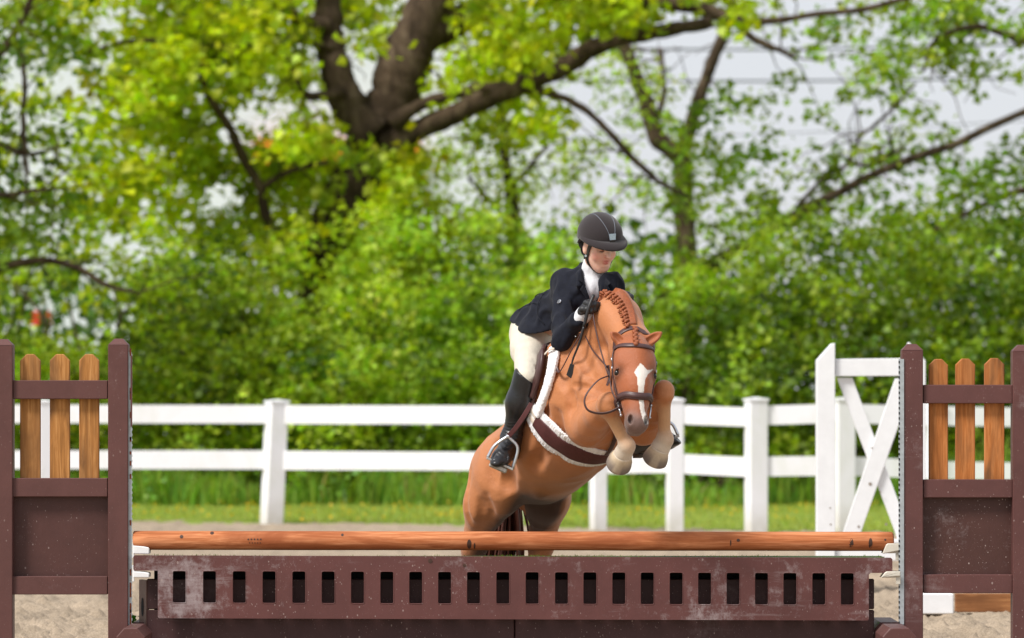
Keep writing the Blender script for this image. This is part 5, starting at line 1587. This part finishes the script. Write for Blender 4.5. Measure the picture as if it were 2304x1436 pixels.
# brim: a curved visor all round the front
mb = MB(); n_ = 44; top, bot = [], []
Vb = []
for i in range(n_):
    a = math.radians(-118 + 236 * i / (n_ - 1))
    w = .006 + .046 * max(0, math.cos(a * .80)) ** 1.2
    el_ = lambda e: (math.sin(a) * (.098 + e * .8), -.006 + math.cos(a) * (.118 + e))
    dz_ = -.016 * math.cos(a) ** 2
    ub = .030 - .10 * max(0, -math.cos(a))
    for (e, u) in ((-.010, .030 + ub), (w * .6, .022 + dz_ * .5 + ub), (w, .012 + dz_ + ub), (w, .005 + dz_ + ub), (w * .6, .012 + dz_ * .5 + ub), (-.012, .012 + ub)):
        s_, f_ = el_(e); Vb.append(K(s_, f_, u + .006))
FF = []
for i in range(n_ - 1):
    for k in range(6):
        j = (k + 1) % 6; FF.append([i * 6 + k, (i + 1) * 6 + k, (i + 1) * 6 + j, i * 6 + j])
FF += [list(range(6)), [(n_ - 1) * 6 + k for k in range(6)][::-1]]
mb.add(Vb, FF); mb.build('brim', m_helm, helmet, True)
# harness padding, straps, chin strap
def on_head(s, f, u, off): return HD_.project(K(s, f, u)[None], off)[0]
for s in (1, -1):
    V_, F_ = strap(HD_, [K(s * .074, .035, .02), K(s * .072, .016, -.030), K(s * .062, .014, -.068), K(s * .034, .026, -.100), K(s * .004, .034, -.116)], [.022, .018, .013, .011, .011], .002, .004, 30)
    mb = MB(); mb.add(V_, F_); mb.build('chin_strap', m_gloss, helmet)
    V_, F_ = strap(HD_, [K(s * .078, -.055, .03), K(s * .078, -.040, -.02), K(s * .064, .004, -.060)], [.034, .020, .012], .004, .005, 20)
    mb = MB(); mb.add(V_, F_); mb.build('chin_strap', m_liner, helmet)
    c = on_head(s * .07, .008, -.045, .008)
    if s < 0: mb = MB(); mb.tube([c - np.array([0, .004, 0]), c - np.array([0, .009, 0])], .006, 8); mb.build('strap_clip', m_silver, helmet)
V_, F_ = strap(HD_, [K(-.03, .03, -.105), K(0, .036, -.118), K(.03, .03, -.105)], .012, .002, .004, 16)
mb = MB(); mb.add(V_, F_); mb.build('chin_strap', m_gloss, helmet)
# liner behind the ears
lf = Field(); lf.el(K(0, -.045, .0), (.086, .075, .055), QX, .01); lf.el(K(0, .03, -.02), (.2, .062, .09), QX, .006, op='-')
lf.el(K(0, -.02, -.07), (.10, .09, .035), QX, .01, op='-')
V, Q = lf.mesh(.005); mesh_np('helmet_liner', V, Q, m_liner, helmet, True)
# badge and the two piping lines that run over the crown
def on_helm(s, u, off=.001, f=.1): return hf.project(K(s, f, u)[None], off)[0]
mb = MB(); bd = [(-.016, .092), (.016, .092), (.012, .066), (-.012, .066)]
a_ = [on_helm(s, u, .002) for s, u in bd]; b_ = [on_helm(s, u, .007) for s, u in bd]
mb.add(a_ + b_, [[4, 5, 6, 7], [3, 2, 1, 0]] + [[i, (i + 1) % 4, (i + 1) % 4 + 4, i + 4] for i in range(4)])
mb.build('badge', simple_mat('badge_silver', (.42, .50, .62), .3, .2, 200, .1, .001, metal=.5), helmet)
mb = MB(); bd = [(-.0125, .066), (.0125, .066), (.011, .054), (-.011, .054)]
a_ = [on_helm(s, u, .001) for s, u in bd]; b_ = [on_helm(s, u, .005) for s, u in bd]
mb.add(a_ + b_, [[4, 5, 6, 7], [3, 2, 1, 0]] + [[i, (i + 1) % 4, (i + 1) % 4 + 4, i + 4] for i in range(4)])
mb.build('badge_plate', m_gloss, helmet)
for s in (1, -1):
    pts = spline([K(s * .018, .15, .094), K(s * .026, .11, .125), K(s * .038, .06, .16), K(s * .044, .0, .18), K(s * .04, -.07, .16)], 26)
    mb = MB(); mb.tube(hf.project(pts, .0005), .0014, 6); mb.build('piping', simple_mat('grey_piping', (.16, .18, .22), .5), helmet, True)
# lashes and brows under the brim's shade
for s in (1, -1):
    pts = [HD_.project(K(s * .030 + x, .08, .0 - 18 * x * x)[None], .0006)[0] for x in np.linspace(-.013, .013, 7)]
    mb = MB(); mb.tube(pts, .0016, 5); mb.build('eyelash', simple_mat('lash', (.03, .018, .014), .7), person)
    pts = [HD_.project(K(s * .032 + x, .08, .021 - 14 * x * x)[None], .0006)[0] for x in np.linspace(-.018, .016, 7)]
    mb = MB(); mb.tube(pts, .0018, 5); mb.build('eyebrow', simple_mat('brow', (.08, .045, .03), .8), person)
# a little hair gathered at the nape
hr = Field(); hr.el(K(0, -.085, -.035), (.05, .03, .03), QX, .01); hr.el(K(0, -.07, .0), (.07, .04, .04), QX, .02)
V, Q = hr.mesh(.005); mesh_np('hair', V, Q, simple_mat('brown_hair', (.06, .032, .018), .5, .3, 200, .3), person, True)
# ================================================================== tack
m_brown = simple_mat('brown_leather', srgb(74, 48, 46), .45, .2, 50, .3, .002, spec=.5)
m_girth = simple_mat('girth_leather', srgb(84, 44, 44), .55, .2, 60, .3, .002, spec=.4)
m_fleece = simple_mat('white_fleece', (.86, .84, .85), .95, .06, 90, .25, .002, spec=.1)
m_elastic = simple_mat('cream_elastic', srgb(214, 200, 184), .85, .08, 200, .4, .002)
m_crop = simple_mat('black_crop', (.014, .013, .014), .45, .2, 90, .2, .001)

def fleece(V, F, amp=.005, seed=1, name='fleece', parent=None, sub=3):
    """a subdivided, lumpy version of a flat band"""
    o = MB(); o.add(V, F); ob = o.build(name, m_fleece, parent, True)
    import bmesh
    bm = bmesh.new(); bm.from_mesh(ob.data)
    bmesh.ops.subdivide_edges(bm, edges=bm.edges[:], cuts=sub, use_grid_fill=True)
    bmesh.ops.recalc_face_normals(bm, faces=bm.faces[:])
    bm.normal_update()
    r = np.random.default_rng(seed)
    for v in bm.verts:
        q = v.co
        k = math.sin(q.x * 310 + 2 * math.sin(q.z * 190)) * math.sin(q.z * 330 + q.y * 270) + .8 * r.normal()
        v.co += v.normal * amp * (.3 + .35 * k)
    bm.to_mesh(ob.data); bm.free()
    ob.data.polygons.foreach_set('use_smooth', np.ones(len(ob.data.polygons), bool))
    return ob

# ---- saddle with its girth, flap, leather and irons
saddle = empty('saddle', tuple(P(1235, 800, .5) * np.array([1, 1, 0])))
tag(saddle, 'brown close contact saddle with wide fleece edged girth under the rider', 'saddle')
sf = Field()
sc_ = B(-.18, -.315, 0)
sf.el(sc_, (.22, .030, .13), HAX, .03); sf.el(B(-.02, -.35, 0), (.06, .035, .08), HAX, .03); sf.el(B(-.30, -.33, 0), (.05, .04, .10), HAX, .03)
for s in (1, -1): sf.rc(B(-.05, -.30, s * .08), B(.03, -.12, s * .235), .035, .022, .04)
V, Q = sf.mesh(.008); mesh_np('seat', V, Q, m_brown, saddle, True)
def curve_on(fld, pts, n, off=0.0):
    return cast(fld, spline([(a, b, 0) for a, b in pts], n)[:, :2], off=off)
# pad of white fleece showing along the front of the flap
pad = empty('saddle_pad', tuple(P(1240, 800, .45) * np.array([1, 1, 0])))
tag(pad, 'white fleece saddle pad showing along the front edge of the saddle flap', 'saddle pad')
pp = curve_on(hz0, [(1251, 780), (1248, 810), (1241, 846), (1230, 884), (1217, 918), (1209, 932)], 40, .006)
V_, F_ = ribbon(pp, hz0.grad(pp), [.070, .066, .060, .056, .056], .018); fleece(V_, F_, .0035, 2, 'fleece_pad', pad, 2)
fp_ = curve_on(hz0, [(1222, 776), (1217, 812), (1209, 850), (1198, 890), (1186, 924)], 30, .012)
V_, F_ = ribbon(fp_, hz0.grad(fp_), [.075, .085, .090, .085, .060], .012); mb = MB(); mb.add(V_, F_); mb.build('flap', m_brown, saddle, True)
fp_ = curve_on(hz0, [(1224, 790), (1219, 820), (1211, 856), (1199, 896)], 24, .024)
V_, F_ = ribbon(fp_, hz0.grad(fp_), [.03, .05, .05, .03], .018); mb = MB(); mb.add(V_, F_); mb.build('knee_roll', m_brown, saddle, True)
# white keeper loop near the pommel
kp = curve_on(hz0, [(1226, 798), (1236, 788), (1248, 784)], 10, .036)
V_, F_ = ribbon(kp, hz0.grad(kp), .011, .004); mb = MB(); mb.add(V_, F_); mb.build('keeper_tape', m_elastic, saddle, True)
# girth
gp = curve_on(hz0, [(1192, 920), (1208, 946), (1236, 978), (1270, 1004), (1306, 1022), (1338, 1030), (1362, 1029), (1374, 1026)], 80, .003)
V_, F_ = ribbon(gp, hz0.grad(gp), [.09, .135, .168, .166, .150, .13, .12], .008); fleece(V_, F_, .005, 5, 'girth_fleece', saddle, 3)
g2 = gp[11:]
V_, F_ = ribbon(g2 + hz0.grad(g2) * .009, hz0.grad(g2), [.066, .092, .100, .090, .078, .07], .005); mb = MB(); mb.add(V_, F_); mb.build('girth', m_girth, saddle, True)
g2 = gp[1:13]
for o_ in (-.016, .016):
    gg = hz0.grad(g2); t_ = np.gradient(g2, axis=0); t_ /= np.linalg.norm(t_, axis=1)[:, None]; s_ = np.cross(gg, t_)
    V_, F_ = ribbon(g2 + gg * .008 + s_ * o_, gg, .024, .004); mb = MB(); mb.add(V_, F_); mb.build('girth_elastic', m_elastic, saddle, True)
# stud strap hanging at the chest side of the girth
V_, F_ = ribbon(*(lambda q: (q, hz0.grad(q)))(curve_on(hz0, [(1388, 958), (1384, 985), (1374, 1010), (1364, 1024)], 20, .012)), .022, .004); mb = MB(); mb.add(V_, F_); mb.build('girth_strap', m_brown, saddle, True)

def stirrup(top, l1, l2, r2, r1, depth, Y):
    """iron: an arch of rounded bar and a flat tread with its rubber"""
    ir = None
    T, A1, A2, B2, B1 = [P(*q, Y) for q in (top, l1, l2, r2, r1)]
    mb = MB(); pts = spline([A2, A1, T + (A1 - T) * .25 + np.array([0, 0, .006]), T, T + (B1 - T) * .25 + np.array([0, 0, .004]), B1, B2], 36)
    mb.tube(pts, .0078, 10)
    mb.tube([T + np.array([-.012, 0, .004]), T + np.array([.012, 0, .004])], .009, 10)
    o = mb.build('stirrup_iron', m_silver, saddle, True)
    d = nrm(B2 - A2); fwd = np.array([0, 1.0, 0]); up = nrm(np.cross(d, fwd)); up = up if up[2] > 0 else -up
    fwd = np.cross(up, d)
    L = np.linalg.norm(B2 - A2); M = np.eye(4); M[:3, 0] = d; M[:3, 1] = fwd; M[:3, 2] = up; M[:3, 3] = (A2 + B2) / 2
    mb = MB(); mb.box((-L / 2 - .004, -depth / 2, -.008), (L / 2 + .004, depth / 2, .003), .002, M); tr = mb.build('tread', m_dust, o)
    mb = MB(); mb.box((-L / 2 + .012, -depth / 2 + .006, .0032), (L / 2 - .012, depth / 2 - .006, .009), .002, M)
    mb.build('tread_rubber', simple_mat('tread_rubber', (.05, .05, .05), .8), o)
    mb = MB(); mb.box((-L / 2 + .02, -depth / 2 + .01, -.036), (L / 2 - .02, depth / 2 - .004, -.0085), .006, M); mb.build('tread_base', m_dust, o)
    for f in (-.32, 0, .32): mb = MB(); mb.tube([M[:3, 3] + d * L * f - fwd * (depth / 2 - .002), M[:3, 3] + d * L * f - fwd * (depth / 2 + .002)], .003, 8); mb.build('screw', m_silver, o)
    return T
T1 = stirrup((1144, 984), (1112, 1004), (1097, 1030), (1153, 1055), (1165, 1010), .055, .16)
lp = [P(1196, 908, .08), P(1180, 935, .09), P(1160, 964, .12), T1 + np.array([0, 0, .004])]
q_ = spline(lp, 16); mb = MB(); V_, F_ = ribbon(q_, np.tile([-.2, -1, .1], (16, 1)), .024, .004); mb.add(V_, F_); mb.build('stirrup_leather', m_girth, saddle)
T2 = stirrup((1476, 944), (1466, 958), (1472, 1000), (1526, 980), (1512, 954), .055, .20)
lp = [P(1486, 915, .4), P(1480, 930, .3), T2 + np.array([0, 0, .004])]
q_ = spline(lp, 10); mb = MB(); V_, F_ = ribbon(q_, np.tile([0, -1, .1], (10, 1)), .024, .004); mb.add(V_, F_); mb.build('stirrup_leather', m_girth, saddle)
# spur buckle on the far boot
mb = MB()
c = P(1433, 992, .12)
for a, b in (((-.013, .010), (.013, .010)), ((.013, .010), (.013, -.010)), ((.013, -.010), (-.013, -.010)), ((-.013, -.010), (-.013, .010)), ((-.03, 0), (-.0, 0))):
    mb.tube([c + np.array([a[0], 0, a[1]]), c + np.array([b[0], 0, b[1]])], .0022, 6)
mb.build('spur_buckle', m_silver, person)

# ---- bridle
bridle = empty('bridle', tuple(P(1430, 760, -.25) * np.array([1, 1, 0])))
tag(bridle, 'dark brown leather bridle with padded noseband on the chestnut head', 'bridle')
def head_strap(name, pts, width, off=.001, th=.005, n=40, parent=None, raw=False):
    V_, F_ = strap(hz, pts, width, off, th, n)
    mb = MB(); mb.add(V_, F_); return mb.build(name, m_brown, parent or bridle, True)
def hc(px_, py_): return cast(hz, [(px_, py_)])[0]
bb = [H(.046, -.03, -.098), H(.052, .02, -.080), H(.068, .05, -.04), H(.074, .06, 0), H(.068, .05, .04), H(.052, .02, .080), H(.046, -.03, .098)]
head_strap('browband', bb, .024, .001, .007)
head_strap('crownpiece', [H(.06, -.06, -.10), H(.02, -.095, -.075), H(-.02, -.10, -.03), H(-.028, -.10, 0), H(-.02, -.10, .03), H(.02, -.095, .075), H(.06, -.06, .10)], .030, .001, .006)
NT = .318
nb = [H(NT - .02, -.10, -.055), H(NT - .016, -.04, -.075), H(NT - .004, .03, -.068), H(NT + .010, .065, -.03), H(NT + .012, .07, 0), H(NT + .010, .065, .03), H(NT - .004, .03, .068), H(NT - .016, -.04, .075), H(NT - .02, -.10, .055)]
head_strap('noseband', nb, .034, .001, .009)
head_strap('noseband_padding', nb, .018, .008, .005)
for s in (1, -1):
    head_strap('cheekpiece', [H(.055, -.035, s * .100), H(.12, -.03, s * .104), H(.20, -.045, s * .10), H(.27, -.045, s * .085), H(.35, -.05, s * .075)], .016, .003, .005)
    head_strap('throatlatch', [H(.06, -.06, s * .100), H(.13, -.11, s * .10), H(.19, -.16, s * .07)], .014, .003, .004)
    c0 = H(.372, -.038, s * .066)
    mb = MB(); a0 = hz.project((H(.325, -.04, s * .08))[None], .012)[0]; a1 = hz.project((H(.395, -.025, s * .07))[None], .016)[0]
    mb.tube([a0, a1], .0042, 8); mb.tube([a0 - (a1 - a0) * .05, a0 + (a1 - a0) * .03], .0068, 8); mb.tube([a1 - (a1 - a0) * .03, a1 + (a1 - a0) * .05], .0068, 8)
    mb.build('bit_cheek', m_silver, bridle, True)
    for t_k in (.105, .15):
        k0 = hz.project(H(t_k, -.03, s * .104)[None], .008)[0]; mb = MB(); mb.tube([k0 - hA * .008, k0 + hA * .008], .004, 6)
        mb.build('buckle', m_silver, bridle, True)
# throatlatch end hanging
mb = MB(); q_ = spline([P(1369, 822, -.28), P(1371, 850, -.30), P(1366, 868, -.30)], 10); V_, F_ = ribbon(q_, np.tile([-.5, -1, 0], (10, 1)), .012, .003); mb.add(V_, F_); mb.build('strap_end', m_brown, bridle)
# reins: flat leather, from the bit to the hands, one loop of slack
def rein(pts, w=.017, nrmv=(-.5, -1, .1)):
    q = spline([P(*a) for a in pts], 40); mb = MB(); mb.tube(q, w / 2, 8, ell=.42, up=(0, 1, 0)); return mb.build('rein', m_brown, bridle, True)
rein([(1333, 690, -.06), (1338, 730, -.12), (1350, 782, -.24), (1362, 824, -.33), (1371, 852, -.36), (1377, 880, -.40), (1388, 905, -.43)], .017)
rein([(1368, 846, -.36), (1346, 856, -.40), (1324, 880, -.42), (1315, 902, -.43), (1322, 922, -.44), (1344, 930, -.45), (1370, 928, -.46), (1396, 916, -.46)], .017)
rein([(1318, 758, -.02), (1332, 786, -.10), (1350, 808, -.2), (1366, 826, -.33)], .017)
rein([(1319, 700, -.05), (1309, 745, -.04), (1285, 790, -.02), (1264, 830, .02), (1256, 836, .05), (1252, 818, .08), (1258, 796, .12), (1268, 782, .14)], .014)
rein([(1454, 912, -.42), (1466, 880, -.36), (1470, 840, -.26), (1462, 790, -.12), (1440, 735, -.02), (1412, 700, -.02)], .014)
# ---- crop
cr = empty('riding_crop', tuple(P(1300, 770, -.08) * np.array([1, 1, 0])))
tag(cr, 'black riding crop with a leather flap held beside the reins', 'riding crop')
mb = MB(); mb.tube(spline([P(1336, 664, -.08), P(1325, 692, -.10), P(1314, 735, -.10)], 14), .0085, 8); mb.build('grip', m_crop, cr, True)
mb = MB(); mb.tube(spline([P(1314, 735, -.10), P(1305, 768, -.09), P(1290, 806, -.07), P(1286, 822, -.07)], 18), np.linspace(.0068, .004, 18), 8); mb.build('shaft', m_crop, cr, True)
mb = MB(); mb.prism([(P(a, b, -.075)[0], P(a, b, -.075)[2]) for a, b in ((1283, 818), (1292, 821), (1289, 842), (1285, 852), (1274, 844), (1277, 835))], -.078, -.071, .001); mb.build('flap', m_crop, cr)

# ---- mane in plaits, forelock and tail
m_mane = simple_mat('chestnut_mane', srgb(150, 80, 42), .5, .3, 120, .6, .004, stretch=(1, 1, .4))
crest = spline([(1357, 664, 0), (1366, 662, 0), (1378, 667, 0), (1389, 677, 0), (1398, 690, 0), (1404, 704, 0), (1409, 718, 0), (1413, 734, 0)], 15)
top_ = spline([(1364, 654, 0), (1376, 652, 0), (1392, 657, 0), (1404, 668, 0), (1413, 682, 0), (1418, 698, 0), (1420, 714, 0), (1422, 729, 0)], 15)
KB = cast(hz, crest[:, :2], off=.004); KT0 = cast(hz, top_[:, :2], off=.002); KT = hz.project(KT0 * .45 + KB * .55, .003)
KB += np.random.default_rng(9).normal(0, .0018, KB.shape)
for i in range(15):
    g0 = hz.grad(KB[i][None])[0]; g1 = hz.grad(KT[i][None])[0]
    if KT[i][1] > 1.5: KT[i] = KB[i] + np.array([.02, .03, .02]); g1 = nrm(np.array([0, .3, 1.0]))
    mb = MB()
    base = spline([KT[i] + g1 * .002, (KT[i] + KB[i]) / 2 + (g0 + g1) * .006, KB[i] + g0 * .006], 9)
    mb.tube(base, np.array([.005, .0060, .0058, .0064, .006, .0074, .007, .0088, .008]), 8)
    dn = nrm(KB[i] - KT[i] + np.array([0, 0, -.01]))
    sd_ = nrm(np.cross(dn, g0))
    vr_ = 1 + .22 * math.sin(i * 2.7)
    for j in range(3):
        c = KB[i] + g0 * (.010 + .004 * (j == 1)) + dn * (.003 + .0085 * j) + sd_ * .003 * (-1) ** j
        mb.tube([c - dn * .006 - sd_ * .003, c, c + dn * .006 + sd_ * .003], [.003, (.0100 - .0014 * j) * vr_, .003], 7)
    pl = mb.build('mane_plait', m_mane, horse, True)
# roached band of hair along the crest between the plaits
KM = hz.project(KT0 * .7 + KT * .3, 0); V_, F_ = ribbon(KM, hz.grad(KM), .050, .007); mb = MB(); mb.add(V_, F_); mb.build('mane', m_mane, horse, True)
mb = MB(); fl_ = curve_on(hz, [(1430, 738), (1429, 750), (1430, 762), (1432, 774)], 9, .004)
for i, c in enumerate(fl_):
    sx = .011 * (1 if i % 2 else -1)
    a_ = c + np.array([sx, 0, .006]); b_ = c + np.array([-sx * .5, -.004, -.008])
    mb.tube([a_, (a_ + b_) / 2 + np.array([0, -.008, 0]), b_], [.006, .012, .006], 7)
mb.build('forelock', m_mane, horse, True)
V_, F_ = None, None
mb = MB(); r_t = np.random.default_rng(4)
for i in range(170):
    a, b = r_t.normal(0, 1, 2)
    p0 = P(1140, 1010, 1.15); q = [p0 + np.array([a * .012, b * .01, 0])]
    for k, (X_, Z_, w_) in enumerate(((1142, 1080, .02), (1136, 1140, .035), (1128, 1200, .050), (1118, 1262, .062), (1112, 1320, .060), (1108, 1370, .03))):
        q.append(P(X_, Z_, 1.22 + .02 * k) + np.array([a * w_ + r_t.normal(0, .004), b * w_ * .6, r_t.normal(0, .01)]))
    mb.tube(spline(q, 14), np.linspace(.009, .005, 14), 5)
mb.build('tail', simple_mat('dark_tail', srgb(78, 40, 28), .5, .35, 80, .4, .003), horse, True)
# eyes
for s in (1, -1):
    c = H(.187, -.006, s * .088)
    ef = Field(); ef.el(c, (.016, .017, .015), HX, .01); V, Q = ef.mesh(.0028); e_ = mesh_np('eye', V, Q, m_eye, horse, True)
    pts = [hz.project(H(.187 - .014 + 10 * x * x, .006 + 0, s * .096)[None] + hN[None] * x, .001)[0] for x in np.linspace(-.018, .018, 7)]
    mb = MB(); mb.tube(pts, .0042, 6); mb.build('eyelid', simple_mat('lid', srgb(96, 56, 36), .6), horse, True)
# ------------------------------------------------------------------ children were modelled in world coordinates
for o_ in list(COL.objects):
    if o_.type == 'EMPTY' and o_.parent is None:
        inv_ = Matrix.Translation(-Vector(o_.location))
        for c_ in o_.children:
            if not c_.get('_local'):
                c_.matrix_parent_inverse = inv_
